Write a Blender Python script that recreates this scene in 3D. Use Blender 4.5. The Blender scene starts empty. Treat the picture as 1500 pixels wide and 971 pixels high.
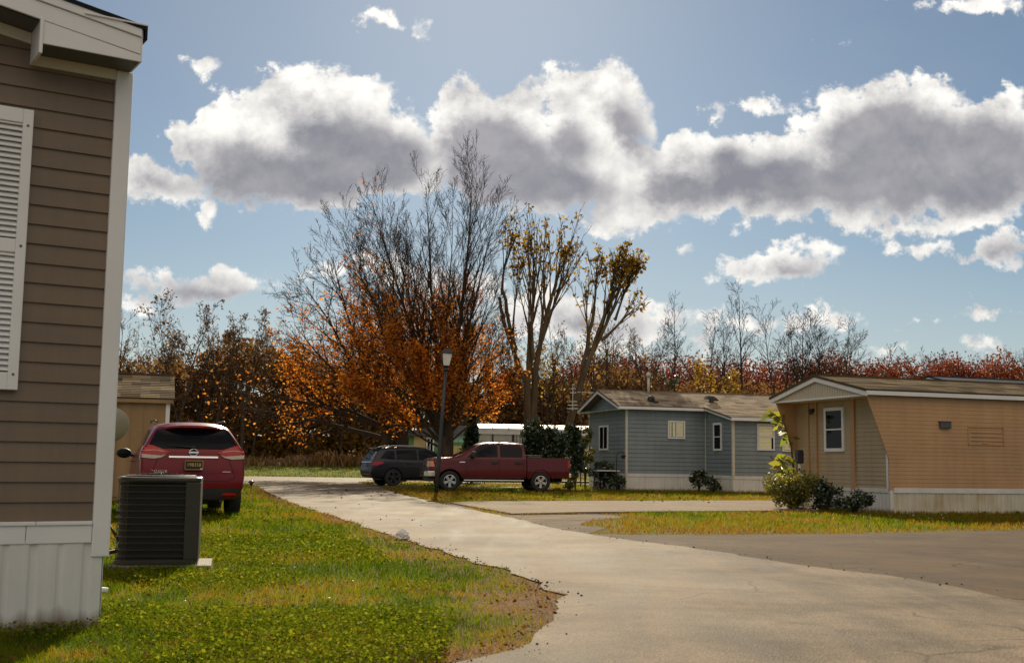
import bpy, bmesh, math, random
import numpy as np
from mathutils import Vector, Matrix
from mathutils.bvhtree import BVHTree

random.seed(7)
C = bpy.context.scene.collection
SC = bpy.context.scene
RAD = math.radians

# ------------------------------------------------------------------ camera model
F, TILT, ROLL, EYE = 1740.0, RAD(6.43), RAD(0.78), 1.0
_f = Vector((0, math.cos(TILT), math.sin(TILT))); _u = Vector((0, -math.sin(TILT), math.cos(TILT))); _r = Vector((1, 0, 0))
CAM_R = math.cos(ROLL)*_r + math.sin(ROLL)*_u
CAM_U = -math.sin(ROLL)*_r + math.cos(ROLL)*_u
def ray(px, py):
    return _f + CAM_R*((px-750)/F) - CAM_U*((py-485.5)/F)
def G(px, py, z=0.0):
    d = ray(px, py); t = (z-EYE)/d.z
    return Vector((d.x*t, d.y*t, z))
def D(px, py, Y):
    d = ray(px, py); t = Y/d.y
    return Vector((d.x*t, Y, EYE+d.z*t))
cam = bpy.data.cameras.new('camera'); co = bpy.data.objects.new('camera', cam); C.objects.link(co)
m = Matrix((CAM_R, CAM_U, -_f)).transposed().to_4x4(); m.translation = (0, 0, EYE)
co.matrix_world = m
cam.sensor_width = 36; cam.lens = 36*F/1500; cam.clip_end = 3000; cam.clip_start = .05
cam.dof.use_dof = True; cam.dof.focus_distance = 40; cam.dof.aperture_fstop = 9.0
SC.camera = co

# ------------------------------------------------------------------ materials
def nt(name):
    mt = bpy.data.materials.new(name); mt.use_nodes = True
    t = mt.node_tree; t.nodes.clear()
    return mt, t, t.nodes, t.links
def lin(c):
    return tuple(((v/255+.055)/1.055)**2.4 if v/255 > .04045 else v/255/12.92 for v in c)
def col4(c): return (c[0], c[1], c[2], 1)
def node(ns, typ, **kw):
    n = ns.new(typ)
    for k, v in kw.items():
        if k == 'ins':
            for a, b in v.items(): n.inputs[a].default_value = b
        else: setattr(n, k, v)
    return n
def ramp(ns, stops, interp='LINEAR'):
    r = ns.new('ShaderNodeValToRGB'); e = r.color_ramp; e.interpolation = interp
    while len(e.elements) < len(stops): e.elements.new(.5)
    for el, (p, c) in zip(e.elements, stops): el.position = p; el.color = col4(c)
    return r
def mul(c, k): return tuple(v*k for v in c)
def M(name, c, rough=.6, var=.18, scale=2.0, bump=0.0, bscale=60, metal=0.0, coat=0.0, spec=.5, c2=None, stretch=(1, 1, 1), dirt=None, streak=0.0):
    """plain surface: base colour broken up by two noises, fine bump, optional dirt rising from z=0"""
    mt, t, ns, L = nt(name)
    o = ns.new('ShaderNodeOutputMaterial'); p = ns.new('ShaderNodeBsdfPrincipled')
    L.new(p.outputs[0], o.inputs[0])
    tc = ns.new('ShaderNodeTexCoord'); mp = ns.new('ShaderNodeMapping'); mp.inputs['Scale'].default_value = stretch
    L.new(tc.outputs['Object'], mp.inputs[0])
    n1 = node(ns, 'ShaderNodeTexNoise', ins={'Scale': scale, 'Detail': 6, 'Roughness': .6}); L.new(mp.outputs[0], n1.inputs['Vector'])
    a = mul(c, 1-var); b = c2 if c2 else mul(c, 1+var)
    r = ramp(ns, [(.32, a), (.68, b)]); L.new(n1.outputs[0], r.inputs[0])
    out = r.outputs[0]
    if streak:
        mk2 = ns.new('ShaderNodeMapping'); mk2.inputs['Scale'].default_value = (1.8, 1.8, .20); L.new(tc.outputs['Object'], mk2.inputs[0])
        nk = node(ns, 'ShaderNodeTexNoise', ins={'Scale': 1.6, 'Detail': 7, 'Roughness': .7}); L.new(mk2.outputs[0], nk.inputs['Vector'])
        rk = ramp(ns, [(.30, (1-streak, 1-streak, 1-streak*1.05)), (.52, (1, 1, 1)), (.72, (1+streak*.4,)*3)]); L.new(nk.outputs[0], rk.inputs[0])
        mq = node(ns, 'ShaderNodeMix', data_type='RGBA', blend_type='MULTIPLY', ins={0: 1.0}); L.new(out, mq.inputs[6]); L.new(rk.outputs[0], mq.inputs[7]); out = mq.outputs[2]
    if dirt:
        sx = ns.new('ShaderNodeSeparateXYZ'); L.new(tc.outputs['Object'], sx.inputs[0])
        n3 = node(ns, 'ShaderNodeTexNoise', ins={'Scale': 3.5, 'Detail': 5}); 
        mp3 = ns.new('ShaderNodeMapping'); mp3.inputs['Scale'].default_value = (3, 3, .35); L.new(tc.outputs['Object'], mp3.inputs[0]); L.new(mp3.outputs[0], n3.inputs['Vector'])
        mr = node(ns, 'ShaderNodeMapRange', ins={'From Min': dirt[1], 'From Max': 0.0, 'To Min': -.45, 'To Max': .55}); L.new(sx.outputs['Z'], mr.inputs['Value'])
        ad = node(ns, 'ShaderNodeMath', operation='ADD'); L.new(mr.outputs[0], ad.inputs[0]); L.new(n3.outputs[0], ad.inputs[1])
        mr2 = node(ns, 'ShaderNodeMapRange', ins={'From Min': .42, 'From Max': .85}); L.new(ad.outputs[0], mr2.inputs['Value'])
        mx = node(ns, 'ShaderNodeMix', data_type='RGBA'); L.new(mr2.outputs[0], mx.inputs[0]); L.new(out, mx.inputs[6]); mx.inputs[7].default_value = col4(dirt[0])
        out = mx.outputs[2]
    L.new(out, p.inputs['Base Color'])
    p.inputs['Roughness'].default_value = rough; p.inputs['Metallic'].default_value = metal
    p.inputs['Coat Weight'].default_value = coat; p.inputs['Coat Roughness'].default_value = .04
    p.inputs['Specular IOR Level'].default_value = spec
    if bump:
        n2 = node(ns, 'ShaderNodeTexNoise', ins={'Scale': bscale, 'Detail': 4}); L.new(mp.outputs[0], n2.inputs['Vector'])
        bp = node(ns, 'ShaderNodeBump', ins={'Strength': bump, 'Distance': .01}); L.new(n2.outputs[0], bp.inputs['Height']); L.new(bp.outputs[0], p.inputs['Normal'])
    return mt
def leafmat(name, stops, trans=.5, gloss=.06, rough=.4):
    mt, t, ns, L = nt(name)
    o = ns.new('ShaderNodeOutputMaterial')
    at = node(ns, 'ShaderNodeAttribute', attribute_name='rnd')
    n = len(stops); r = ramp(ns, [(i/max(1, n-1), s) for i, s in enumerate(stops)])
    L.new(at.outputs['Fac'], r.inputs[0])
    d = ns.new('ShaderNodeBsdfDiffuse'); tr = ns.new('ShaderNodeBsdfTranslucent'); mx = ns.new('ShaderNodeMixShader'); mx.inputs[0].default_value = trans
    L.new(r.outputs[0], d.inputs[0]); L.new(r.outputs[0], tr.inputs[0]); L.new(d.outputs[0], mx.inputs[1]); L.new(tr.outputs[0], mx.inputs[2])
    g = node(ns, 'ShaderNodeBsdfGlossy', ins={'Roughness': rough}); m2 = ns.new('ShaderNodeMixShader'); m2.inputs[0].default_value = gloss
    L.new(mx.outputs[0], m2.inputs[1]); L.new(g.outputs[0], m2.inputs[2]); L.new(m2.outputs[0], o.inputs[0])
    return mt
def shingle(name, stops, bw=.46, bh=.28):
    """asphalt shingles: tabs of different tone laid out in metres on the UV map"""
    mt, t, ns, L = nt(name)
    o = ns.new('ShaderNodeOutputMaterial'); p = ns.new('ShaderNodeBsdfPrincipled'); L.new(p.outputs[0], o.inputs[0])
    uv = ns.new('ShaderNodeUVMap')
    b = node(ns, 'ShaderNodeTexBrick', offset=.5, ins={'Scale': 1.0, 'Brick Width': bw, 'Row Height': bh, 'Mortar Size': .004, 'Color1': (0, 0, 0, 1), 'Color2': (1, 1, 1, 1), 'Mortar': (.1, .1, .1, 1), 'Bias': 0.0})
    L.new(uv.outputs[0], b.inputs['Vector'])
    n = node(ns, 'ShaderNodeTexNoise', ins={'Scale': 1.1, 'Detail': 5}); L.new(uv.outputs[0], n.inputs['Vector'])
    mx = node(ns, 'ShaderNodeMix', data_type='RGBA', ins={0: .25}); L.new(b.outputs[0], mx.inputs[6]); L.new(n.outputs[0], mx.inputs[7])
    k = len(stops); r = ramp(ns, [(.1+.8*i/(k-1), s) for i, s in enumerate(stops)]); L.new(mx.outputs[2], r.inputs[0])
    n2 = node(ns, 'ShaderNodeTexNoise', ins={'Scale': 90, 'Detail': 3}); L.new(uv.outputs[0], n2.inputs['Vector'])
    m3 = node(ns, 'ShaderNodeMix', data_type='RGBA', blend_type='MULTIPLY', ins={0: .5}); L.new(r.outputs[0], m3.inputs[6]); L.new(n2.outputs[0], m3.inputs[7])
    L.new(m3.outputs[2], p.inputs['Base Color']); p.inputs['Roughness'].default_value = .95; p.inputs['Specular IOR Level'].default_value = .08
    bp = node(ns, 'ShaderNodeBump', ins={'Strength': .6, 'Distance': .006}); L.new(n2.outputs[0], bp.inputs['Height']); L.new(bp.outputs[0], p.inputs['Normal'])
    return mt
def asphalt(name, c_lo, c_hi, rough=.55, streak=(.35, .06), patch=None, crack=True, spec=.5):
    mt, t, ns, L = nt(name)
    o = ns.new('ShaderNodeOutputMaterial'); p = ns.new('ShaderNodeBsdfPrincipled'); L.new(p.outputs[0], o.inputs[0])
    tc = ns.new('ShaderNodeTexCoord')
    mp = ns.new('ShaderNodeMapping'); mp.inputs['Rotation'].default_value = (0, 0, RAD(-12)); mp.inputs['Scale'].default_value = (streak[0]*4, streak[1]*4, 1)
    L.new(tc.outputs['Object'], mp.inputs[0])
    n1 = node(ns, 'ShaderNodeTexNoise', ins={'Scale': 1.3, 'Detail': 7, 'Roughness': .62, 'Distortion': .4}); L.new(mp.outputs[0], n1.inputs['Vector'])
    n2 = node(ns, 'ShaderNodeTexNoise', ins={'Scale': .55, 'Detail': 6, 'Roughness': .65}); L.new(tc.outputs['Object'], n2.inputs['Vector'])
    ad = node(ns, 'ShaderNodeMath', operation='ADD'); L.new(n1.outputs[0], ad.inputs[0]); L.new(n2.outputs[0], ad.inputs[1])
    r = ramp(ns, [(.41, c_lo), (.57, c_hi)]); hf = node(ns, 'ShaderNodeMath', operation='MULTIPLY', ins={1: .5}); L.new(ad.outputs[0], hf.inputs[0]); L.new(hf.outputs[0], r.inputs[0])
    n3 = node(ns, 'ShaderNodeTexNoise', ins={'Scale': 85, 'Detail': 4, 'Roughness': .8}); L.new(tc.outputs['Object'], n3.inputs['Vector'])
    vr = node(ns, 'ShaderNodeTexVoronoi', ins={'Scale': 60.0}); L.new(tc.outputs['Object'], vr.inputs['Vector'])
    r3 = ramp(ns, [(.34, (.35, .34, .33)), (.5, (.95, .95, .95)), (.66, (1.55, 1.53, 1.5))]); L.new(n3.outputs[0], r3.inputs[0])
    m3 = node(ns, 'ShaderNodeMix', data_type='RGBA', blend_type='MULTIPLY', ins={0: .8}); L.new(r.outputs[0], m3.inputs[6]); L.new(r3.outputs[0], m3.inputs[7])
    out = m3.outputs[2]
    ns_ = node(ns, 'ShaderNodeTexNoise', ins={'Scale': .9, 'Detail': 8, 'Roughness': .7, 'Distortion': 1.2}); L.new(tc.outputs['Object'], ns_.inputs['Vector'])
    rs_ = ramp(ns, [(.30, (.60, .58, .56)), (.44, (1, 1, 1)), (.58, (1, 1, 1)), (.70, (1.30, 1.27, 1.22))]); L.new(ns_.outputs[0], rs_.inputs[0])
    ms_ = node(ns, 'ShaderNodeMix', data_type='RGBA', blend_type='MULTIPLY', ins={0: .75}); L.new(out, ms_.inputs[6]); L.new(rs_.outputs[0], ms_.inputs[7]); out = ms_.outputs[2]
    if crack:
        nd = node(ns, 'ShaderNodeTexNoise', ins={'Scale': 1.5, 'Detail': 4}); L.new(tc.outputs['Object'], nd.inputs['Vector'])
        mxv = node(ns, 'ShaderNodeMix', data_type='RGBA', ins={0: .25}); L.new(tc.outputs['Object'], mxv.inputs[6]); L.new(nd.outputs['Color'], mxv.inputs[7])
        v = node(ns, 'ShaderNodeTexVoronoi', feature='DISTANCE_TO_EDGE', ins={'Scale': .5}); L.new(mxv.outputs[2], v.inputs['Vector'])
        mr = node(ns, 'ShaderNodeMapRange', ins={'From Min': .0015, 'From Max': .006, 'To Min': .5, 'To Max': 1.0}); L.new(v.outputs['Distance'], mr.inputs['Value'])
        gate = node(ns, 'ShaderNodeMapRange', ins={'From Min': .50, 'From Max': .60, 'To Min': 1.0, 'To Max': 0.0}); L.new(n2.outputs[0], gate.inputs['Value'])
        mx2 = node(ns, 'ShaderNodeMath', operation='MAXIMUM'); L.new(mr.outputs[0], mx2.inputs[0]); L.new(gate.outputs[0], mx2.inputs[1])
        m4 = node(ns, 'ShaderNodeMix', data_type='RGBA', blend_type='MULTIPLY', ins={0: 1.0}); L.new(out, m4.inputs[6]); L.new(mx2.outputs[0], m4.inputs[7]); out = m4.outputs[2]
    L.new(out, p.inputs['Base Color'])
    rr = node(ns, 'ShaderNodeMapRange', ins={'From Min': .3, 'From Max': .7, 'To Min': rough-.04, 'To Max': rough+.08}); L.new(n1.outputs[0], rr.inputs['Value']); L.new(rr.outputs[0], p.inputs['Roughness'])
    p.inputs['Specular IOR Level'].default_value = spec
    bp = node(ns, 'ShaderNodeBump', ins={'Strength': .45, 'Distance': .012}); 
    ab = node(ns, 'ShaderNodeMath', operation='ADD'); L.new(n3.outputs[0], ab.inputs[0]); L.new(vr.outputs['Distance'], ab.inputs[1])
    L.new(ab.outputs[0], bp.inputs['Height']); L.new(bp.outputs[0], p.inputs['Normal'])
    return mt
def soil(name, stops, scale=.7):
    mt, t, ns, L = nt(name)
    o = ns.new('ShaderNodeOutputMaterial'); p = ns.new('ShaderNodeBsdfPrincipled'); L.new(p.outputs[0], o.inputs[0])
    tc = ns.new('ShaderNodeTexCoord')
    n1 = node(ns, 'ShaderNodeTexNoise', ins={'Scale': scale, 'Detail': 9, 'Roughness': .68, 'Distortion': .5}); L.new(tc.outputs['Object'], n1.inputs['Vector'])
    k = len(stops); r = ramp(ns, [(.3+.4*i/(k-1), s) for i, s in enumerate(stops)]); L.new(n1.outputs[0], r.inputs[0])
    n2 = node(ns, 'ShaderNodeTexNoise', ins={'Scale': 55, 'Detail': 4}); L.new(tc.outputs['Object'], n2.inputs['Vector'])
    r2 = ramp(ns, [(.3, (.35, .35, .35)), (.7, (1.4, 1.4, 1.4))]); L.new(n2.outputs[0], r2.inputs[0])
    m3 = node(ns, 'ShaderNodeMix', data_type='RGBA', blend_type='MULTIPLY', ins={0: 1.0}); L.new(r.outputs[0], m3.inputs[6]); L.new(r2.outputs[0], m3.inputs[7])
    L.new(m3.outputs[2], p.inputs['Base Color']); p.inputs['Roughness'].default_value = .95; p.inputs['Specular IOR Level'].default_value = .15
    bp = node(ns, 'ShaderNodeBump', ins={'Strength': 1.0, 'Distance': .05}); L.new(n2.outputs[0], bp.inputs['Height']); L.new(bp.outputs[0], p.inputs['Normal'])
    return mt
def stained_skirt(name, base, stain, amt, top):
    """vinyl skirting with rusty vertical runs"""
    mt, t, ns, L = nt(name)
    o = ns.new('ShaderNodeOutputMaterial'); p = ns.new('ShaderNodeBsdfPrincipled'); L.new(p.outputs[0], o.inputs[0])
    tc = ns.new('ShaderNodeTexCoord')
    mp = ns.new('ShaderNodeMapping'); mp.inputs['Scale'].default_value = (1, 1, .08); L.new(tc.outputs['Object'], mp.inputs[0])
    n1 = node(ns, 'ShaderNodeTexNoise', ins={'Scale': 9, 'Detail': 6, 'Roughness': .7}); L.new(mp.outputs[0], n1.inputs['Vector'])
    n2 = node(ns, 'ShaderNodeTexNoise', ins={'Scale': 1.2, 'Detail': 5}); L.new(tc.outputs['Object'], n2.inputs['Vector'])
    mlt = node(ns, 'ShaderNodeMath', operation='MULTIPLY'); L.new(n1.outputs[0], mlt.inputs[0]); L.new(n2.outputs[0], mlt.inputs[1])
    r = ramp(ns, [(.14, (0, 0, 0)), (.48, (1, 1, 1))]); L.new(mlt.outputs[0], r.inputs[0])
    mx = node(ns, 'ShaderNodeMix', data_type='RGBA'); L.new(r.outputs[0], mx.inputs[0]); mx.inputs[6].default_value = col4(base); mx.inputs[7].default_value = col4(stain)
    L.new(mx.outputs[2], p.inputs['Base Color']); p.inputs['Roughness'].default_value = .55
    return mt

MAT = {}
def mk(k, m): MAT[k] = m; return m
mk('brown_vinyl', M('brown_vinyl', (.170, .119, .076), .5, .10, 1.2, .15, 90, stretch=(.4, .4, 3), streak=.16))
mk('white_vinyl', M('white_vinyl', (.74, .73, .72), .45, .05, 1.5, .08, 70, dirt=((.42, .36, .27), .12)))
mk('white_trim', M('white_trim', (.76, .75, .74), .42, .05, 2.0, .05, 70))
mk('cream_trim', M('cream_trim', (.60, .54, .42), .5, .07, 2.0))
mk('skirt_white', M('skirt_white', (.68, .67, .64), .5, .07, 1.4, .1, 60, dirt=((.20, .15, .09), .22), streak=.12))
mk('shingle_tan', shingle('shingle_tan', [(.06, .042, .028), (.26, .19, .11), (.50, .38, .23), (.13, .095, .06)]))
mk('shingle_grey', shingle('shingle_grey', [(.15, .11, .075), (.40, .31, .22), (.62, .50, .35), (.26, .20, .14)]))
mk('shingle_dark', shingle('shingle_dark', [(.025, .024, .026), (.04, .038, .04), (.06, .055, .055)]))
mk('navy_roof', M('navy_roof', (.022, .026, .045), .6, .2, 3))
mk('blue_vinyl', M('blue_vinyl', (.205, .240, .252), .55, .10, .8, .1, 60, stretch=(.5, .5, 3), streak=.16))
mk('peach_paint', M('peach_paint', (.50, .285, .135), .55, .12, .9, .15, 50, stretch=(.5, .5, 1.2), streak=.15))
mk('beige_vinyl', M('beige_vinyl', (.42, .32, .19), .55, .07, 1.0, .1, 60, streak=.15))
mk('gable_beige', M('gable_beige', (.56, .49, .38), .55, .07, 1.0))
mk('skirt_stained', stained_skirt('skirt_stained', (.66, .60, .49), (.40, .28, .11), 1.0, .5))
mk('skirt_plain', M('skirt_plain', (.68, .65, .60), .5, .08, 1.2, dirt=((.3, .24, .16), .2), streak=.14))
mk('glass', M('glass', (.004, .005, .008), .05, .1, 1, spec=.14))
mk('glass_int', M('glass_int', (.015, .018, .022), .12, .2, 1, spec=.4))
mk('blind', M('blind', (.86, .82, .52), .6, .1, 4, stretch=(1, 1, 8)))
mk('tan_board', M('tan_board', (.30, .185, .085), .65, .12, 1.3, .2, 60, stretch=(2, 2, .4)))
mk('metal_dark', M('metal_dark', (.035, .034, .033), .45, .15, 5, .05, 90, spec=.5))
mk('metal_grey', M('metal_grey', (.10, .10, .10), .45, .15, 5, metal=.3))
mk('ac_metal', M('ac_metal', (.026, .025, .020), .42, .12, 4, .06, 120, spec=.5))
mk('ac_void', M('ac_void', (.010, .010, .010), .7, .2, 4))
mk('concrete', M('concrete', (.20, .18, .15), .85, .2, 3, .4, 60))
mk('white_metal', M('white_metal', (.52, .49, .44), .5, .12, 2, metal=.0, streak=.2))
mk('chrome', M('chrome', (.75, .75, .76), .12, .04, 2, metal=1.0))
mk('alloy', M('alloy', (.55, .55, .56), .28, .06, 3, metal=.9))
mk('dark_alloy', M('dark_alloy', (.05, .05, .055), .3, .06, 3, metal=.6))
mk('tyre', M('tyre', (.018, .018, .018), .85, .2, 8, .3, 60))
mk('plastic', M('plastic', (.022, .022, .023), .55, .15, 6, .05, 200))
mk('void', M('void', (.006, .006, .006), .9, .1, 2))
mk('red_paint', M('red_paint', (.17, .004, .010), .34, .05, 1.5, coat=.28, spec=.22))
mk('maroon_paint', M('maroon_paint', (.115, .016, .018), .40, .08, 1.5, coat=.25, spec=.22))
mk('black_paint', M('black_paint', (.018, .019, .026), .38, .06, 1.5, coat=.25, spec=.22))
mk('red_lens', M('red_lens', (.42, .010, .014), .2, .1, 3, coat=.3, spec=.3))
mk('clear_lens', M('clear_lens', (.52, .44, .36), .2, .1, 9, coat=.4, spec=.3))
mk('amber_lens', M('amber_lens', (.65, .24, .04), .15, .1, 3, coat=1.0))
mk('plate_black', M('plate_black', (.012, .013, .02), .35, .1, 3))
mk('plate_gold', M('plate_gold', (.70, .45, .12), .4, .05, 3))
mk('bark', M('bark', (.095, .072, .055), .95, .35, 3.5, .8, 14, stretch=(1, 1, .25), spec=.06))
mk('bark_pale', M('bark_pale', (.115, .080, .050), .95, .40, 3.0, .9, 14, stretch=(1, 1, .25), spec=.06))
mk('bark_dark', M('bark_dark', (.070, .050, .036), .95, .3, 3.5, .7, 14, stretch=(1, 1, .25), spec=.05))
mk('twig', M('twig', (.058, .040, .028), .95, .25, 3, spec=.03))
mk('leaf_orange', leafmat('leaf_orange', [(.34, .080, .014), (.62, .16, .018), (.74, .26, .028), (.76, .36, .06), (.50, .14, .022)], .68, .0))
mk('leaf_rust', leafmat('leaf_rust', [(.085, .048, .028), (.16, .080, .036), (.24, .12, .045), (.31, .18, .06), (.13, .068, .034)], .45, .0))
mk('leaf_red', leafmat('leaf_red', [(.085, .020, .013), (.17, .036, .018), (.24, .065, .024), (.20, .085, .03)], .55, .02))
mk('leaf_olive', leafmat('leaf_olive', [(.10, .060, .014), (.22, .13, .02), (.38, .22, .026), (.54, .33, .05)], .58, .0))
mk('leaf_yellow', leafmat('leaf_yellow', [(.30, .17, .02), (.48, .28, .03), (.58, .36, .05)], .55))
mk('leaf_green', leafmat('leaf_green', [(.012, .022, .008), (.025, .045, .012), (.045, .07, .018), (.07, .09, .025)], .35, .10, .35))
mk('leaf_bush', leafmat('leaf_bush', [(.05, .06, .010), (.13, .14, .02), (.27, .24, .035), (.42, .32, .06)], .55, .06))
mk('leaf_conifer', leafmat('leaf_conifer', [(.010, .026, .010), (.018, .042, .015), (.03, .06, .02)], .3))
mk('leaf_banana', leafmat('leaf_banana', [(.10, .15, .012), (.20, .25, .02), (.38, .36, .03), (.20, .12, .03)], .6, .08))
mk('litter', leafmat('litter', [(.08, .032, .014), (.15, .06, .02), (.22, .10, .035), (.12, .05, .02)], .25, .0))
mk('grass', leafmat('grass', [(.060, .105, .004), (.115, .170, .005), (.185, .205, .008), (.30, .22, .014), (.28, .145, .018), (.19, .075, .014)], .6, .0, .5))
mk('clover', leafmat('clover', [(.070, .110, .006), (.155, .200, .009), (.30, .30, .02)], .52, .0, .5))
mk('weed', leafmat('weed', [(.12, .05, .02), (.24, .11, .03), (.36, .20, .06), (.28, .20, .03)], .5))
mk('blossom', M('blossom', (.8, .8, .75), .6, .05, 3))
mk('lawn', soil('lawn', [(.17, .13, .03), (.115, .135, .016), (.15, .175, .016), (.22, .19, .03)], .55))
mk('verge', soil('verge', [(.12, .062, .026), (.19, .105, .045), (.26, .155, .07)], 1.4))
mk('gravel', asphalt('gravel', (.07, .05, .034), (.22, .165, .115), .9, (.5, .5), crack=False, spec=.06))
mk('road', asphalt('road', (.075, .056, .038), (.215, .165, .115), .74, spec=.065))
mk('pad', asphalt('pad', (.060, .040, .026), (.118, .083, .055), .85, (.25, .12), spec=.06))
mk('slab', asphalt('slab', (.165, .125, .09), (.235, .18, .125), .85, (.12, .3), crack=False, spec=.06))
mk('white_paper', M('white_paper', (.82, .80, .76), .7, .06, 6))
mk('green_siding', M('green_siding', (.10, .22, .07), .6, .08, 1))
mk('mint_siding', M('mint_siding', (.25, .50, .42), .6, .08, 1))
mk('yellow_siding', M('yellow_siding', (.46, .36, .15), .6, .08, 1))
mk('dish_grey', M('dish_grey', (.42, .38, .33), .45, .08, 3))
mk('frost', M('frost', (.75, .73, .68), .25, .08, 6))
mk('hose', M('hose', (.12, .06, .025), .7, .2, 9))

# ------------------------------------------------------------------ mesh helpers
class MB:
    def __init__(s): s.v, s.f, s.m, s.uv = [], [], [], []
    def poly(s, pts, m=0, uv=None):
        b = len(s.v); s.v += [tuple(p) for p in pts]; s.f.append(tuple(range(b, b+len(pts)))); s.m.append(m)
        s.uv.append(uv if uv else [(0, 0)]*len(pts)); return s
    def box(s, x0, x1, y0, y1, z0, z1, m=0):
        x0, x1 = sorted((x0, x1)); y0, y1 = sorted((y0, y1)); z0, z1 = sorted((z0, z1))
        b = len(s.v); s.v += [(x, y, z) for z in (z0, z1) for y in (y0, y1) for x in (x0, x1)]
        for f in ((0, 2, 3, 1), (4, 5, 7, 6), (0, 1, 5, 4), (2, 6, 7, 3), (0, 4, 6, 2), (1, 3, 7, 5)):
            s.f.append(tuple(b+i for i in f)); s.m.append(m); s.uv.append([(0, 0)]*4)
        return s
    def prism(s, poly, axis_fn, m=0):
        """poly: 2D loop; axis_fn(p2, t) -> 3D for t in (0,1): closed extrusion"""
        n = len(poly); b = len(s.v)
        s.v += [tuple(axis_fn(p, 0)) for p in poly]+[tuple(axis_fn(p, 1)) for p in poly]
        fs = [tuple(range(b, b+n)), tuple(range(b+2*n-1, b+n-1, -1))]+[(b+(i+1) % n, b+i, b+n+i, b+n+(i+1) % n) for i in range(n)]
        for f in fs: s.f.append(f); s.m.append(m); s.uv.append([(0, 0)]*len(f))
        return s
    def bar(s, a, b, w, h=None, m=0, up=(0, 0, 1)):
        a, b = Vector(a), Vector(b); h = h or w; d = (b-a).normalized(); u = Vector(up)
        if abs(d.dot(u)) > .98: u = Vector((1, 0, 0))
        x = d.cross(u).normalized()*w/2; y = x.cross(d).normalized()*h/2
        base = [a-x-y, a+x-y, a+x+y, a-x+y, b-x-y, b+x-y, b+x+y, b-x+y]; o = len(s.v); s.v += [tuple(p) for p in base]
        for f in ((0, 3, 2, 1), (4, 5, 6, 7), (0, 1, 5, 4), (1, 2, 6, 5), (2, 3, 7, 6), (3, 0, 4, 7)):
            s.f.append(tuple(o+i for i in f)); s.m.append(m); s.uv.append([(0, 0)]*4)
        return s
    def tube(s, pts, r, k=8, m=0, cap=True):
        pts = [Vector(p) for p in pts]; rr = r if isinstance(r, (list, tuple)) else [r]*len(pts)
        o = len(s.v); ref = None
        for i, p in enumerate(pts):
            d = (pts[min(i+1, len(pts)-1)]-pts[max(i-1, 0)]).normalized()
            if ref is None: ref = d.orthogonal().normalized()
            x = (ref-d*ref.dot(d)).normalized(); ref = x; y = d.cross(x)
            s.v += [tuple(p+(x*math.cos(2*math.pi*j/k)+y*math.sin(2*math.pi*j/k))*rr[i]) for j in range(k)]
        for i in range(len(pts)-1):
            for j in range(k):
                a = o+i*k+j; b = o+i*k+(j+1) % k
                s.f.append((a, b, b+k, a+k)); s.m.append(m); s.uv.append([(0, 0)]*4)
        if cap:
            s.f.append(tuple(o+j for j in range(k-1, -1, -1))); s.m.append(m); s.uv.append([(0, 0)]*k)
            e = o+(len(pts)-1)*k; s.f.append(tuple(e+j for j in range(k))); s.m.append(m); s.uv.append([(0, 0)]*k)
        return s
    def lathe(s, prof, k=24, X=None, m=0, cap=True):
        """prof: (radius, height) along local z, X a matrix"""
        X = X or Matrix.Identity(4); o = len(s.v); n = len(prof)
        for r, z in prof:
            s.v += [tuple(X @ Vector((r*math.cos(2*math.pi*j/k), r*math.sin(2*math.pi*j/k), z))) for j in range(k)]
        for i in range(n-1):
            for j in range(k):
                a = o+i*k+j; b = o+i*k+(j+1) % k
                s.f.append((a, b, b+k, a+k)); s.m.append(m); s.uv.append([(0, 0)]*4)
        if cap:
            s.f.append(tuple(o+j for j in range(k-1, -1, -1))); s.m.append(m); s.uv.append([(0, 0)]*k)
            e = o+(n-1)*k; s.f.append(tuple(e+j for j in range(k))); s.m.append(m); s.uv.append([(0, 0)]*k)
        return s
    def ball(s, c, r, m=0, k=12, n=8):
        rx, ry, rz = r if isinstance(r, (tuple, list)) else (r, r, r)
        X = Matrix.Translation(c) @ Matrix.Diagonal((rx, ry, rz, 1))
        return s.lathe([(max(.001, math.sin(math.pi*i/n)), -math.cos(math.pi*i/n)) for i in range(n+1)], k, X, m)
    def build(s, name, mats, parent=None, smooth=False, bevel=0, merge=False, angle=None):
        me = bpy.data.meshes.new(name); me.from_pydata(s.v, [], s.f)
        mats = mats if isinstance(mats, (list, tuple)) else [mats]
        for mt in mats: me.materials.append(MAT[mt] if isinstance(mt, str) else mt)
        me.polygons.foreach_set('material_index', s.m)
        ul = me.uv_layers.new(name='UVMap')
        ul.data.foreach_set('uv', [c for l in s.uv for p in l for c in p])
        if merge:
            bm = bmesh.new(); bm.from_mesh(me); bmesh.ops.remove_doubles(bm, verts=bm.verts, dist=.0015); bm.to_mesh(me); bm.free()
        if smooth: me.polygons.foreach_set('use_smooth', [True]*len(me.polygons))
        if angle: 
            me.polygons.foreach_set('use_smooth', [True]*len(me.polygons)); me.set_sharp_from_angle(angle=RAD(angle))
        me.update()
        o = bpy.data.objects.new(name, me); C.objects.link(o)
        if parent: o.parent = parent
        if bevel:
            b = o.modifiers.new('bevel', 'BEVEL'); b.width = bevel; b.segments = 2; b.limit_method = 'ANGLE'; b.angle_limit = RAD(40)
        return o
def clip(poly, a, b, c):
    """keep a*x+b*y<=c"""
    out = []
    for i in range(len(poly)):
        p, q = poly[i], poly[(i+1) % len(poly)]; dp = a*p[0]+b*p[1]-c; dq = a*q[0]+b*q[1]-c
        if dp <= 0: out.append(p)
        if (dp < 0 < dq) or (dq < 0 < dp):
            t = dp/(dp-dq); out.append((p[0]+(q[0]-p[0])*t, p[1]+(q[1]-p[1])*t))
    return out
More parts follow.
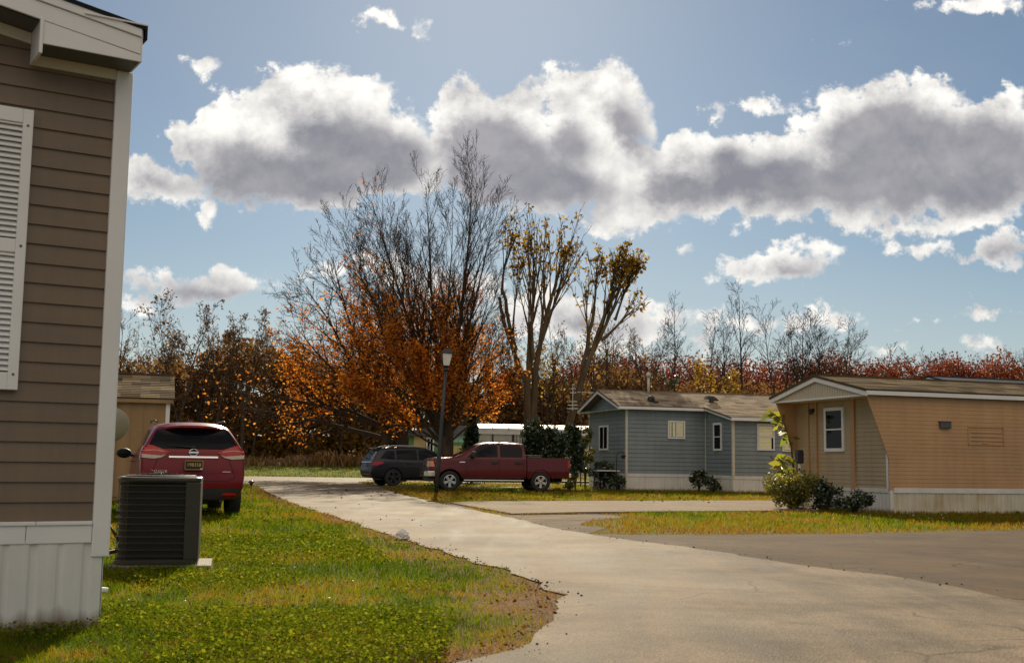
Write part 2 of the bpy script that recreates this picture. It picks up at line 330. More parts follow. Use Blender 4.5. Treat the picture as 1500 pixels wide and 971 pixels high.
def lapped(mb, O, S, T, N, poly, course, lap, m=0, mu=None, z0=None):
    """overlapping boards or shingle courses: O origin, S along, T up, N outward"""
    O, S, T, N = Vector(O), Vector(S), Vector(T), Vector(N); mu = m if mu is None else mu
    lo = min(p[1] for p in poly); hi = max(p[1] for p in poly); z = lo if z0 is None else z0
    while z < hi-1e-4:
        z1 = z+course; c = clip(clip(poly, 0, -1, -z), 0, 1, z1)
        if len(c) >= 3:
            c = [p for i, p in enumerate(c) if abs(p[0]-c[i-1][0])+abs(p[1]-c[i-1][1]) > 1e-5]
            if len(c) >= 3:
                mb.poly([O+S*p[0]+T*p[1]+N*(lap*(z1-p[1])/course) for p in c], m, [(p[0], p[1]) for p in c])
                bot = [p[0] for p in c if p[1] < z+1e-4]
                if len(bot) >= 2:
                    a, b = min(bot), max(bot)
                    mb.poly([O+S*a+T*z, O+S*b+T*z, O+S*b+T*z+N*lap, O+S*a+T*z+N*lap], mu, [(a, z)]*4)
        z = z1
def ribbed(mb, O, S, T, N, s0, s1, z0, z1, pitch=.4, depth=.012, m=0):
    """vertical skirting panels with folded grooves"""
    O, S, T, N = Vector(O), Vector(S), Vector(T), Vector(N)
    prof = [(0, 0), (.03, 0), (.10, 1), (.42, 1), (.48, 0.35), (.52, 0.35), (.58, 1), (.90, 1), (.97, 0), (1, 0)]
    s = s0; pts = []
    while s < s1:
        for a, d in prof[:-1]:
            if s+a*pitch < s1: pts.append((s+a*pitch, d*depth))
        s += pitch
    pts.append((s1, pts[-1][1]))
    for (a, da), (b, db) in zip(pts, pts[1:]):
        mb.poly([O+S*a+N*da+T*z0, O+S*b+N*db+T*z0, O+S*b+N*db+T*z1, O+S*a+N*da+T*z1], m, [(a, z0), (b, z0), (b, z1), (a, z1)])
def tag(o, label=None, cat=None, group=None, kind=None):
    if label: o['label'] = label
    if cat: o['category'] = cat
    if group: o['group'] = group
    if kind: o['kind'] = kind
    return o
def thing(name, label, cat, loc=(0, 0, 0), rz=0, group=None, rot=None):
    o = bpy.data.objects.new(name, None); C.objects.link(o); o.location = loc
    o.rotation_euler = rot if rot else (0, 0, rz); o.empty_display_size = .2
    return tag(o, label, cat, group)
def copy_tree(o, loc, rz=0, scale=1.0, label=None, group=None):
    c = o.copy(); C.objects.link(c); c.location = loc; c.rotation_euler = (0, 0, rz); c.scale = (scale, scale, scale) if not isinstance(scale, tuple) else scale
    if label: c['label'] = label
    if group: c['group'] = group
    for ch in o.children:
        d = ch.copy(); C.objects.link(d); d.parent = c
        for g in ch.children:
            e = g.copy(); C.objects.link(e); e.parent = d
    return c
def mesh_np(name, verts, quads=None, tris=None, mats=(), rnd=None, qmi=None, tmi=None, smooth=False, parent=None):
    verts = np.asarray(verts, np.float32); quads = np.zeros((0, 4), np.int32) if quads is None else np.asarray(quads, np.int32)
    tris = np.zeros((0, 3), np.int32) if tris is None else np.asarray(tris, np.int32)
    me = bpy.data.meshes.new(name); nq, ntr = len(quads), len(tris)
    me.vertices.add(len(verts)); me.vertices.foreach_set('co', verts.ravel())
    me.loops.add(nq*4+ntr*3); me.loops.foreach_set('vertex_index', np.concatenate([quads.ravel(), tris.ravel()]).astype(np.int32))
    me.polygons.add(nq+ntr)
    me.polygons.foreach_set('loop_start', np.concatenate([np.arange(nq)*4, nq*4+np.arange(ntr)*3]).astype(np.int32))
    mi = np.concatenate([np.zeros(nq, np.int32) if qmi is None else qmi, np.zeros(ntr, np.int32) if tmi is None else tmi]).astype(np.int32)
    for mt in mats: me.materials.append(MAT[mt])
    me.polygons.foreach_set('material_index', mi)
    if smooth: me.polygons.foreach_set('use_smooth', np.ones(nq+ntr, bool))
    if rnd is not None:
        a = me.attributes.new('rnd', 'FLOAT', 'POINT'); a.data.foreach_set('value', np.asarray(rnd, np.float32))
    me.update(calc_edges=True); me.validate()
    o = bpy.data.objects.new(name, me); C.objects.link(o)
    if parent: o.parent = parent
    return o
def fbm(x, y, seed=0, oct=4, scale=1.0):
    """cheap value noise 0..1 on arrays"""
    rng = np.random.RandomState(seed); tab = rng.rand(256, 256); v = 0; a = 1; tot = 0; f = scale
    for o_ in range(oct):
        X = x*f+17.3*o_; Y = y*f+5.1*o_; xi = np.floor(X).astype(int); yi = np.floor(Y).astype(int); fx = X-xi; fy = Y-yi
        fx = fx*fx*(3-2*fx); fy = fy*fy*(3-2*fy)
        g = lambda i, j: tab[(xi+i) % 256, (yi+j) % 256]
        v = v+a*((g(0, 0)*(1-fx)+g(1, 0)*fx)*(1-fy)+(g(0, 1)*(1-fx)+g(1, 1)*fx)*fy); tot += a; a *= .5; f *= 2
    return v/tot
def inside(px, py, poly):
    r = np.zeros(px.shape, bool); n = len(poly); j = n-1
    for i in range(n):
        xi, yi = poly[i][0], poly[i][1]; xj, yj = poly[j][0], poly[j][1]
        if yi != yj:
            r ^= ((yi > py) != (yj > py)) & (px < (xj-xi)*(py-yi)/(yj-yi)+xi)
        j = i
    return r
def edge_dist(px, py, line):
    d = np.full(px.shape, 1e9)
    for a, b in zip(line, line[1:]):
        ax, ay = a[0], a[1]; bx, by = b[0]-ax, b[1]-ay; L2 = bx*bx+by*by+1e-9
        t = np.clip(((px-ax)*bx+(py-ay)*by)/L2, 0, 1); d = np.minimum(d, np.hypot(px-ax-t*bx, py-ay-t*by))
    return d
# ------------------------------------------------------------------ daylight
SUN_EL, SUN_AZ = RAD(28.0), RAD(-1.5)           # azimuth measured from +Y towards +X
SUN_DIR = Vector((math.sin(SUN_AZ)*math.cos(SUN_EL), math.cos(SUN_AZ)*math.cos(SUN_EL), math.sin(SUN_EL)))
w = bpy.data.worlds.new('World'); SC.world = w; w.use_nodes = True
T = w.node_tree; T.nodes.clear(); NS, L = T.nodes, T.links
wo = NS.new('ShaderNodeOutputWorld'); bg = NS.new('ShaderNodeBackground'); L.new(bg.outputs[0], wo.inputs[0])
SKY_STR = 0.10
bg.inputs[1].default_value = SKY_STR
sky = node(NS, 'ShaderNodeTexSky', sky_type='NISHITA', sun_disc=False, sun_elevation=SUN_EL, sun_rotation=SUN_AZ, altitude=0, air_density=1.0, dust_density=0.3, ozone_density=1.6)
def mth(op, a, b=None, c=None, clampv=False):
    n = NS.new('ShaderNodeMath'); n.operation = op; n.use_clamp = clampv
    for i, x in enumerate((a, b, c)):
        if x is None: continue
        if isinstance(x, (int, float)): n.inputs[i].default_value = x
        else: L.new(x, n.inputs[i])
    return n.outputs[0]
def vm(op, a, b=None, c=None):
    n = NS.new('ShaderNodeVectorMath'); n.operation = op
    for i, x in enumerate((a, b, c)):
        if x is None: continue
        if isinstance(x, (tuple, list)): n.inputs[i].default_value = x
        else: L.new(x, n.inputs[i])
    return n
tc = NS.new('ShaderNodeTexCoord'); sx = NS.new('ShaderNodeSeparateXYZ'); L.new(tc.outputs['Generated'], sx.inputs[0])
ay = mth('MAXIMUM', mth('ABSOLUTE', sx.outputs[1]), .03)
u = mth('DIVIDE', sx.outputs[0], ay); v = mth('DIVIDE', sx.outputs[2], ay)
cx = NS.new('ShaderNodeCombineXYZ'); L.new(u, cx.inputs[0]); L.new(v, cx.inputs[1]); L.new(mth('MULTIPLY', sx.outputs[1], .2), cx.inputs[2])
UV = cx.outputs[0]
def noise(vec, scale, detail=6, rough=.6, dist=0.0):
    n = node(NS, 'ShaderNodeTexNoise', ins={'Scale': scale, 'Detail': detail, 'Roughness': rough, 'Distortion': dist}); L.new(vec, n.inputs['Vector']); return n
n1 = noise(UV, 7.0, 3, .5); n2 = noise(UV, 26.0, 8, .62); 
w1 = vm('MULTIPLY', vm('SUBTRACT', n1.outputs['Color'], (.5, .5, .5)).outputs[0], (.085, .060, 0)).outputs[0]
w2 = vm('MULTIPLY', vm('SUBTRACT', n2.outputs['Color'], (.5, .5, .5)).outputs[0], (.052, .046, 0)).outputs[0]
UVd = vm('ADD', vm('ADD', UV, w1).outputs[0], w2).outputs[0]
UVs = vm('ADD', vm('ADD', UV, w1).outputs[0], vm('MULTIPLY', w2, (.55, .55, 0)).outputs[0]).outputs[0]
def px2(px, py, rx, ry):
    d = ray(px, py); return d.x/d.y, d.z/d.y, rx/F*1.02, ry/F*1.02
def field(cl, vec, soft):
    acc = None
    for (px, py, rx, ry) in cl:
        a, b, c, d = px2(px, py, rx, ry)
        q = vm('MULTIPLY_ADD', vec, (1/c, 1/d, 0), (-a/c, -b/d, 0)); 
        ln = vm('LENGTH', q.outputs[0]).outputs['Value']
        sd = mth('MULTIPLY', mth('SUBTRACT', 1.0, ln), min(c, d))      # signed depth inside the puff
        acc = sd if acc is None else mth('SMOOTH_MAX', acc, sd, soft)
    return acc
PUFF = [(445, 195, 140, 95), (335, 220, 75, 62), (540, 215, 110, 80), (445, 125, 70, 46), (600, 245, 80, 62), (450, 262, 150, 38), (520, 150, 60, 40),
        (735, 205, 105, 82), (862, 160, 78, 68), (690, 150, 50, 36), (800, 255, 140, 62), (915, 170, 42, 48), (770, 140, 50, 30), (870, 110, 34, 24),
        (1000, 245, 85, 60), (930, 265, 85, 66), (1085, 225, 70, 38), (1200, 245, 90, 66), (1295, 205, 130, 70), (1440, 225, 140, 85), (1190, 282, 240, 44), (1400, 285, 170, 40), (1260, 148, 62, 20), (1180, 190, 50, 22), (1370, 150, 60, 22),
        (905, 322, 45, 18), (240, 275, 72, 36), (195, 262, 50, 36), (305, 312, 16, 20), (1010, 352, 9, 12), (1280, 322, 240, 16), (1120, 300, 110, 30),
        (575, 32, 44, 15), (605, 46, 22, 10), (1102, 152, 42, 15), (1140, 390, 66, 22), (1180, 364, 38, 10), (1145, 352, 16, 8), (1410, 12, 48, 10), (1450, 372, 56, 18), (1340, 354, 58, 8), (1460, 460, 50, 11), (1497, 143, 14, 14), (1220, 60, 12, 6), (1032, 162, 7, 10), (312, 98, 18, 12), (1490, 345, 30, 10),
        (350, 420, 58, 20), (260, 432, 72, 20), (195, 462, 46, 13), (985, 446, 52, 15), (930, 470, 58, 26), (820, 460, 100, 40), (1212, 468, 42, 10), (1300, 512, 24, 6), (1410, 510, 40, 9), (560, 400, 80, 16), (890, 505, 60, 14), (650, 430, 80, 30), (1100, 470, 60, 10),
        # beyond the frame, left, right and above
        (-200, 240, 200, 90), (-420, 200, 160, 80), (-60, 420, 150, 30), (1720, 260, 180, 70), (1980, 220, 160, 60), (1800, 430, 160, 25), (-500, 430, 160, 25), (400, -150, 200, 40), (1300, -190, 220, 40)]
CORE = [(425, 250, 150, 42), (530, 215, 85, 52), (470, 190, 55, 42), (575, 250, 55, 45), (370, 255, 60, 30), (735, 225, 80, 62), (800, 275, 100, 36), (835, 210, 30, 30), (985, 272, 46, 34), (1085, 272, 100, 32), (1040, 235, 40, 16),
        (1320, 222, 105, 52), (1290, 272, 190, 34), (1445, 232, 90, 55), (1430, 280, 130, 30), (1180, 280, 120, 26), (925, 195, 20, 22), (1145, 396, 22, 8), (225, 275, 26, 10), (320, 436, 50, 6), (860, 470, 60, 14), (1455, 376, 30, 5), (-200, 260, 150, 50), (1720, 275, 140, 40)]
# relief: billow height compared with the height a little further from the sun, so lobes get bright tops and grey undersides
n2u = noise(vm('ADD', UV, (0, -.010, 0)).outputs[0], 26.0, 8, .62); n4u = noise(vm('ADD', UV, (0, -.022, 0)).outputs[0], 11.0, 5, .55); n4 = noise(UV, 11.0, 5, .55)
rel = mth('ADD', mth('MULTIPLY', mth('SUBTRACT', n2.outputs[0], n2u.outputs[0]), .9), mth('MULTIPLY', mth('SUBTRACT', n4.outputs[0], n4u.outputs[0]), 1.1))
n3 = noise(UV, 62.0, 6, .6)
dens = mth('ADD', mth('ADD', field(PUFF, UVd, .006), mth('MULTIPLY', mth('SUBTRACT', n2.outputs[0], .5), .052)), mth('MULTIPLY', mth('SUBTRACT', n3.outputs[0], .5), .013))
core = mth('ADD', mth('ADD', field(CORE, UVs, .024), mth('MULTIPLY', mth('SUBTRACT', n1.outputs[0], .5), .022)), mth('MULTIPLY', mth('SUBTRACT', n2.outputs[0], .5), .045))
alpha = NS.new('ShaderNodeMapRange'); alpha.interpolation_type = 'SMOOTHSTEP'; L.new(dens, alpha.inputs['Value'])
for k_, v_ in {'From Min': -.0025, 'From Max': .0055}.items(): alpha.inputs[k_].default_value = v_
shade = NS.new('ShaderNodeMapRange'); shade.interpolation_type = 'SMOOTHSTEP'; L.new(core, shade.inputs['Value'])
for k_, v_ in {'From Min': -.013, 'From Max': .011}.items(): shade.inputs[k_].default_value = v_
lit = ramp(NS, [(.26, (4.4, 4.3, 4.3)), (.46, (6.3, 6.15, 5.9)), (.62, (7.8, 7.6, 7.2))])
L.new(mth('ADD', rel, .5), lit.inputs[0])
mk_ = ramp(NS, [(.22, (1.95, 1.97, 2.28)), (.68, (3.0, 2.93, 3.10))]); L.new(mth('ADD', mth('MULTIPLY', n1.outputs[0], .9), mth('MULTIPLY', rel, .9)), mk_.inputs[0])
cc = node(NS, 'ShaderNodeMix', data_type='RGBA'); L.new(shade.outputs[0], cc.inputs[0]); L.new(lit.outputs[0], cc.inputs[6]); L.new(mk_.outputs[0], cc.inputs[7])
veil = noise(vm('MULTIPLY', UV, (1, 2.2, 1)).outputs[0], 3.2, 6, .6)
vl = node(NS, 'ShaderNodeMapRange', ins={'From Min': .45, 'From Max': .8, 'To Min': 0.0, 'To Max': .16}); L.new(veil.outputs[0], vl.inputs['Value'])
SKYMUL = (.375, .41, .425)
sk = node(NS, 'ShaderNodeMix', data_type='RGBA', blend_type='MULTIPLY', ins={0: 1.0, 7: (*SKYMUL, 1)}); L.new(sky.outputs[0], sk.inputs[6])
s2 = node(NS, 'ShaderNodeMix', data_type='RGBA'); L.new(vl.outputs[0], s2.inputs[0]); L.new(sk.outputs[2], s2.inputs[6]); s2.inputs[7].default_value = (3.2, 3.3, 3.5, 1)
hz = node(NS, 'ShaderNodeMapRange', ins={'From Min': .0, 'From Max': .19, 'To Min': .62, 'To Max': 0.0}); L.new(v, hz.inputs['Value'])
s3 = node(NS, 'ShaderNodeMix', data_type='RGBA'); L.new(hz.outputs[0], s3.inputs[0]); L.new(s2.outputs[2], s3.inputs[6]); s3.inputs[7].default_value = (4.1, 4.35, 4.5, 1)
fin = node(NS, 'ShaderNodeMix', data_type='RGBA'); L.new(alpha.outputs[0], fin.inputs[0]); L.new(s3.outputs[2], fin.inputs[6]); L.new(cc.outputs[2], fin.inputs[7])
# unseen cloud bank added behind the camera to brighten shaded walls: warm white, high up
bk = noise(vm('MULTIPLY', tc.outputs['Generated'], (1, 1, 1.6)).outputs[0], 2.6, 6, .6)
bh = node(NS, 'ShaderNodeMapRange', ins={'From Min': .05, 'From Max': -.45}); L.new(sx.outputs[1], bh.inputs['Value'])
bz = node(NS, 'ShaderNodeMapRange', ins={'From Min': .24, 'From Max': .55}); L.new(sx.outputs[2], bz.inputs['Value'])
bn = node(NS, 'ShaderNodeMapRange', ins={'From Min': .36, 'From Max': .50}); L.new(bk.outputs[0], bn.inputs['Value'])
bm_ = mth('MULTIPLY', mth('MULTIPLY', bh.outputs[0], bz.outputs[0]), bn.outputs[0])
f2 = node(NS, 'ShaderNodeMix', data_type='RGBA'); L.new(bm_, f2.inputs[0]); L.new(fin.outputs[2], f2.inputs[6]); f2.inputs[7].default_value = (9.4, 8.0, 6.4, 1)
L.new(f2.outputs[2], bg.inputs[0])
sd = bpy.data.lights.new('sun', 'SUN'); sd.energy = 5.0; sd.angle = RAD(.5); sd.color = (1.0, .86, .63)
so = bpy.data.objects.new('sun', sd); C.objects.link(so); so.rotation_euler = SUN_DIR.to_track_quat('Z', 'Y').to_euler(); so.location = SUN_DIR*200
vs = SC.view_settings; vs.view_transform = 'Standard'; vs.look = 'None'; vs.exposure = 0.45; vs.gamma = 1.0; vs.use_curve_mapping = False

# ------------------------------------------------------------------ ground
def terrain(x, y):
    t = np.clip((y-84)/30.0, 0, 1); return .75*t*t*(3-2*t)
def smooth_line(pts, step=.35, jit=0.0, seed=1):
    """Catmull-Rom through the points, resampled, edge nibbled a little"""
    P = [np.array(p[:2], float) for p in pts]; P = [2*P[0]-P[1]]+P+[2*P[-1]-P[-2]]; out = []
    rng = np.random.RandomState(seed)
    for i in range(1, len(P)-2):
        L_ = np.linalg.norm(P[i+1]-P[i]); far = max(1.0, np.linalg.norm(P[i])/14); n = max(1, int(L_/(step*far)))
        for k in range(n):
            t = k/n; a, b, c, d = P[i-1], P[i], P[i+1], P[i+2]
            q = .5*((2*b)+(-a+c)*t+(2*a-5*b+4*c-d)*t*t+(-a+3*b-3*c+d)*t**3)
            out.append(q+rng.normal(0, jit, 2))
    out.append(P[-2]); return [(float(p[0]), float(p[1])) for p in out]
def sheet(name, poly, z, mt):
    bm = bmesh.new(); vs_ = [bm.verts.new((p[0], p[1], z+float(terrain(np.float64(p[0]), np.float64(p[1]))))) for p in poly]
    es = [bm.edges.new((vs_[i], vs_[(i+1) % len(vs_)])) for i in range(len(vs_))]
    bmesh.ops.triangle_fill(bm, use_beauty=True, edges=es, normal=(0, 0, 1))
    for f in bm.faces:
        if f.normal.z < 0: f.normal_flip()
    me = bpy.data.meshes.new(name); bm.to_mesh(me); bm.free(); me.materials.append(MAT[mt])
    o = bpy.data.objects.new(name, me); C.objects.link(o); return tag(o, kind='structure')
# lawn to the horizon
xs = np.concatenate([np.linspace(-1500, -90, 12), np.linspace(-84, 84, 57), np.linspace(90, 1500, 12)]); ys = np.concatenate([np.linspace(-300, -6, 10), np.linspace(0, 170, 69), np.linspace(180, 2500, 12)])
gx, gy = np.meshgrid(xs, ys); gz = terrain(gx, gy); nx, ny = len(xs), len(ys)
gi = np.arange(nx*ny).reshape(ny, nx)
tag(mesh_np('ground', np.stack([gx.ravel(), gy.ravel(), gz.ravel()], 1), np.stack([gi[:-1, :-1].ravel(), gi[:-1, 1:].ravel(), gi[1:, 1:].ravel(), gi[1:, :-1].ravel()], 1), mats=['lawn'], smooth=True), kind='structure')
LEFT = smooth_line([(-40, 3.9), (-12, 4.1), (-4, 4.5), (-1.3, 5.2), (-.15, 6.2), (0.02, 6.56), (.26, 7.5), (.37, 9.04), (.19, 10.6), (-.32, 12.34), (-1.27, 15.4), (-2.54, 19.8), (-5.68, 30.6), (-8.6, 42), (-11.4, 52.5), (-16, 60), (-26, 65), (-70, 68)], .3, .035, 3)
RIGHT = smooth_line([(-70, 82), (-30, 82.5), (0, 83), (12, 83)], 1, 0)+smooth_line([(12, 76.5), (-2, 75.8), (-7.6, 73), (-8.3, 66), (-7.2, 59), (-5.6, 51), (-3.9, 41), (-1.92, 31.3), (-.08, 23.4), (1.06, 17.9), (2.19, 15.2), (2.98, 12.7), (3.67, 11.1), (4.0, 9.2), (4.5, 6), (5.4, 0), (6, -30)], .3, .03, 5)
ROAD = LEFT+RIGHT+[(-40, -30)]
PAD = [(.6, 18.4), (1.35, 17.75), (2.6, 17.9), (4.8, 18.6), (8.91, 20.8), (14, 23.6), (20, 26), (30, 20), (26, 8), (9, 5.5), (4.4, 4.5), (3.2, 9.0), (2.4, 12.5), (1.0, 16.4)]
PAD = smooth_line(PAD, .4, .03, 9)
SLAB = [(-1.55, 31.0), (-.9, 31.7), (2, 33.3), (7.5, 36.4), (8.6, 36.1), (8.07, 31), (7.35, 28.55), (5.2, 27.2), (3.18, 26.25), (1.5, 25.3), (.05, 24.5)]
GRAV = smooth_line([(-.35, 24.2), (.4, 24.5), (1.9, 25.2), (2.2, 24.0), (1.35, 21.6), (1.55, 19.6), (1.25, 18.2), (1.0, 17.4), (.2, 20.5), (-.9, 24.8), (-1.9, 30.5), (-1.5, 31.0)], .25, .09, 12)
DRV = smooth_line([(-7.4, 57.5), (-3.4, 55.6), (2, 55.2), (2, 51.9), (-3.0, 51.7), (-6.3, 52.2), (-7.0, 54)], .6, .04, 4)
DRV2 = smooth_line([(-8.6, 69.5), (-4, 70), (6, 70), (6, 66.6), (-4, 66.2), (-8.4, 65.4)], .6, .03, 8)
sheet('road', ROAD, .016, 'road'); sheet('parking_pad', PAD, .010, 'pad'); sheet('gravel_shoulder', GRAV, .006, 'gravel')
sheet('driveway', DRV, .012, 'road'); sheet('driveway', DRV2, .012, 'road')
VERGE = [p for p in LEFT if p[1] < 60 and p[0] > -30]
vin = smooth_line([(-12, 4.7), (-4, 5.1), (-1.6, 6.0), (-.75, 7.0), (-.45, 8.6), (-.5, 10.3), (-.95, 12.2), (-1.8, 15.3), (-3.0, 19.6), (-6.1, 30.4), (-9.1, 42), (-12.0, 52.5), (-17, 60.5)], .3, .10, 21)
sheet('verge', VERGE+vin[::-1], .004, 'verge')
# slab: raised asphalt overlay, edge 8 cm proud at the front
mb = MB()
top = [(x, y, 0.052 if i not in (0, 10) else .03) for i, (x, y) in enumerate(SLAB)]
mb.poly(top); n_ = len(top)
for i in range(n_):
    a, b = top[i], top[(i+1) % n_]; mb.poly([(a[0]-.0, a[1]-.03, 0), (b[0], b[1]-.03, 0), b, a])
tag(mb.build('paved_slab', 'slab'), kind='structure')
# ------------------------------------------------------------------ buildings
def window(mb_parent, name, x0, x1, z0, z1, y, out, axis='x', frame='white_trim', fw=.06, mull='h', blind=None, label=None):
    """frame proud of the wall, dark glass set back in it. axis: wall runs along local x or y; out: -1/+1 outward sign"""
    def B(mb, a, b, c, d, p, q):
        if axis == 'x': mb.box(a, b, y+out*p, y+out*q, c, d)
        else: mb.box(y+out*p, y+out*q, a, b, c, d)
    f = MB(); B(f, x0, x0+fw, z0, z1, -.02, .045); B(f, x1-fw, x1, z0, z1, -.02, .045); B(f, x0+fw, x1-fw, z0, z0+fw, -.02, .055); B(f, x0+fw, x1-fw, z1-fw, z1, -.02, .045)
    if mull == 'h': B(f, x0+fw, x1-fw, (z0+z1)/2-.02, (z0+z1)/2+.02, -.02, .038)
    elif mull == 'v': B(f, (x0+x1)/2-.025, (x0+x1)/2+.025, z0+fw, z1-fw, -.02, .038)
    fo = f.build(name, frame, mb_parent, bevel=.006)
    if label: fo['label'] = label
    g = MB(); B(g, x0+fw, x1-fw, z0+fw, z1-fw, .016, .022); g.build('pane', 'glass', fo)
    if blind:
        for (a, b, c, d) in blind:
            k = MB(); z = c
            while z < d-.01:
                B(k, a, b, z, min(d, z+.055), .026, .030); z += .06
            k.build('blind', 'blind', fo)
    return fo
def gable_roof(name, mat_, parent, x0, x1, yc, half, zr, ze, thick=.05, course=.14, overlap=0.0, eave_mat='white_trim', fascia=.13):
    """ridge along local x at y=yc; slopes to y=yc-half and yc+half"""
    mb = MB(); sl = math.hypot(half, zr-ze)
    for sg in (-1, 1):
        T_ = Vector((0, -sg*half/sl, (zr-ze)/sl)); N_ = Vector((0, sg*(zr-ze)/sl, half/sl)); O_ = Vector((0, yc+sg*half, ze))
        lapped(mb, O_+N_*.002, (1, 0, 0), T_, N_, [(x0, 0), (x1, 0), (x1, sl), (x0, sl)], course, .012, 0)
        for xx in (x0, x1):
            mb.poly([O_+Vector((xx, 0, 0)), O_+Vector((xx, 0, 0))+T_*sl, O_+Vector((xx, 0, 0))+T_*sl-N_*thick, O_+Vector((xx, 0, 0))-N_*thick])
        mb.poly([O_+Vector((x0, 0, 0)), O_+Vector((x1, 0, 0)), O_+Vector((x1, 0, 0))-N_*thick, O_+Vector((x0, 0, 0))-N_*thick])
        mb.poly([O_+Vector((x0, 0, 0))-N_*thick, O_+Vector((x1, 0, 0))-N_*thick, O_+Vector((x1, 0, 0))+T_*sl-N_*thick, O_+Vector((x0, 0, 0))+T_*sl-N_*thick])
    mb.bar((x0, yc, zr+.006), (x1, yc, zr+.006), .22, .03)
    ro = mb.build(name, mat_, parent)
    f = MB()
    for sg in (-1, 1):
        y = yc+sg*half; f.box(x0+.03, x1-.03, y-sg*.0, y-sg*.03, ze-.02-fascia, ze-.035)
        for xx, s2 in ((x0+.02, 1), (x1-.02, -1)):
            a, b = Vector((xx, y, ze)), Vector((xx, yc, zr)); d = Vector((0, 0, -1))
            f.prism([(0, 0), (1, 0), (1, 1), (0, 1)], lambda p, t, a=a, b=b, s2=s2: a+(b-a)*p[0]+Vector((s2*.025*t, 0, -.05-fascia*p[1])))
    f.build('fascia', eave_mat, ro)
    return ro

# ---- brown home, front left
BH = thing('brown_home', 'brown sided mobile home with white shutter and skirting, cut off by the left edge', 'house', (-2.42, 7.2, 0), RAD(32.3))
W_ = 4.3
mb = MB()
rz_ = lambda s: 3.60+.165*s if s < W_/2 else 3.60+.165*(W_-s)
wall_poly = [(-W_, .635), (-.02, .635), (-.02, 3.44), (-W_/2, 3.44+.165*W_/2), (-W_, 3.44)]
lapped(mb, (0, 0, 0), (1, 0, 0), (0, 0, 1), (0, -1, 0), wall_poly, .1165, .014, 0)
lapped(mb, (0, 0, 0), (0, 1, 0), (0, 0, 1), (1, 0, 0), [(.02, .635), (14, .635), (14, 3.44), (.02, 3.44)], .1165, .014, 0)
mb.poly([(-W_, 0, .635), (-W_, 14, .635), (-W_, 14, 3.44), (-W_, 0, 3.44)]); mb.poly([(0, 14, .635), (-W_, 14, .635), (-W_, 14, 3.44), (-W_/2, 14, 3.8), (0, 14, 3.44)])
mb.build('wall', 'brown_vinyl', BH)
mb = MB(); mb.box(-.078, .026, -.030, .08, .428, 3.40); mb.build('corner_trim', 'white_vinyl', BH, bevel=.008)
mb = MB(); mb.box(-W_, -.45, -.024, .02, .512, .618); mb.box(-.447, -.080, -.024, .02, .512, .618); mb.box(-W_, -.40, -.034, .02, .617, .640); mb.box(-.397, -.080, -.034, .02, .617, .640)
mb.box(-.01, .020, .082, 14, .512, .636); mb.build('skirt_band', 'white_vinyl', BH, bevel=.004)
mb = MB(); ribbed(mb, (0, -.005, 0), (1, 0, 0), (0, 0, 1), (0, -1, 0), -W_, -.012, .03, .53, .30, .012); ribbed(mb, (-.004, 0, 0), (0, 1, 0), (0, 0, 1), (1, 0, 0), .0, 14, .03, .53, .30, .012)
mb.build('skirt', 'skirt_white', BH)
mb = MB(); mb.box(-W_, .012, -.034, .012, .0, .028); mb.box(-.012, .012, .014, 14, 0, .028); mb.build('skirt_rail', 'skirt_white', BH, bevel=.003)
# shutter with louvres
mb = MB(); sx0, sx1, sz0, sz1 = -.915, -.545, 1.394, 3.055
mb.box(sx0, sx0+.058, -.052, -.005, sz0, sz1); mb.box(sx1-.058, sx1, -.052, -.005, sz0, sz1)
for a, b in ((sz0, sz0+.10), (2.195, 2.275), (sz1-.085, sz1)): mb.box(sx0+.058, sx1-.058, -.050, -.005, a, b)
sh = mb.build('shutter', 'white_trim', BH, bevel=.004)
mb = MB()
for a, b in ((sz0+.10, 2.195), (2.275, sz1-.085)):
    z = a+.012
    while z < b-.01:
        mb.poly([(sx0+.058, -.046, z), (sx1-.058, -.046, z), (sx1-.058, -.022, z+.030), (sx0+.058, -.022, z+.030)])
        mb.poly([(sx0+.058, -.046, z), (sx1-.058, -.046, z), (sx1-.058, -.040, z-.004), (sx0+.058, -.040, z-.004)]); z += .0335
    mb.box(sx0+.05, sx1-.05, -.018, -.008, a-.02, b+.02, 1)
mb.build('louvre', ['white_trim', 'metal_grey'], sh)
for xx in (sx0+.03, sx1-.03):
    for zz in (sz0+.09, 2.235, sz1-.10): mb = MB(); mb.lathe([(.008, 0), (.008, .003)], 8, Matrix.Translation((xx, -.052, zz)) @ Matrix.Rotation(RAD(90), 4, 'X')); mb.build('screw', 'metal_grey', sh)
window(BH, 'window', -1.85, -.93, 1.42, 3.03, 0, -1, 'x', fw=.05)
# roof: 2:12 pitch, gable overhang 0.28, closed eave return at the corner
OV = .28; half = W_/2+.03
mb = MB(); yc = -W_/2
def roofpt(s, y, dz=0): # s<=0 to the left from the right eave
    return (s, y, 3.60+.165*min(-s, W_+s)+dz)
XR = .02; XL = -W_-.02
mb = MB()
for a, b in ((XR, -W_/2), (-W_/2, XL)):
    mb.poly([roofpt(a, -OV-.02, .02), roofpt(a, 14.3, .02), roofpt(b, 14.3, .02), roofpt(b, -OV-.02, .02)]); mb.poly([roofpt(a, -OV-.02, -.004), roofpt(b, -OV-.02, -.004), roofpt(b, 14.3, -.004), roofpt(a, 14.3, -.004)])
    mb.poly([roofpt(a, -OV-.02, .02), roofpt(b, -OV-.02, .02), roofpt(b, -OV-.02, -.004), roofpt(a, -OV-.02, -.004)])
    mb.poly([roofpt(a, 14.3, .02), roofpt(b, 14.3, .02), roofpt(b, 14.3, -.004), roofpt(a, 14.3, -.004)])
mb.box(XR-.002, XR+.010, -OV-.02, 14.3, 3.53, 3.622)   # drip edge over the eave
k = -OV-.022
while k < 0: k += .25
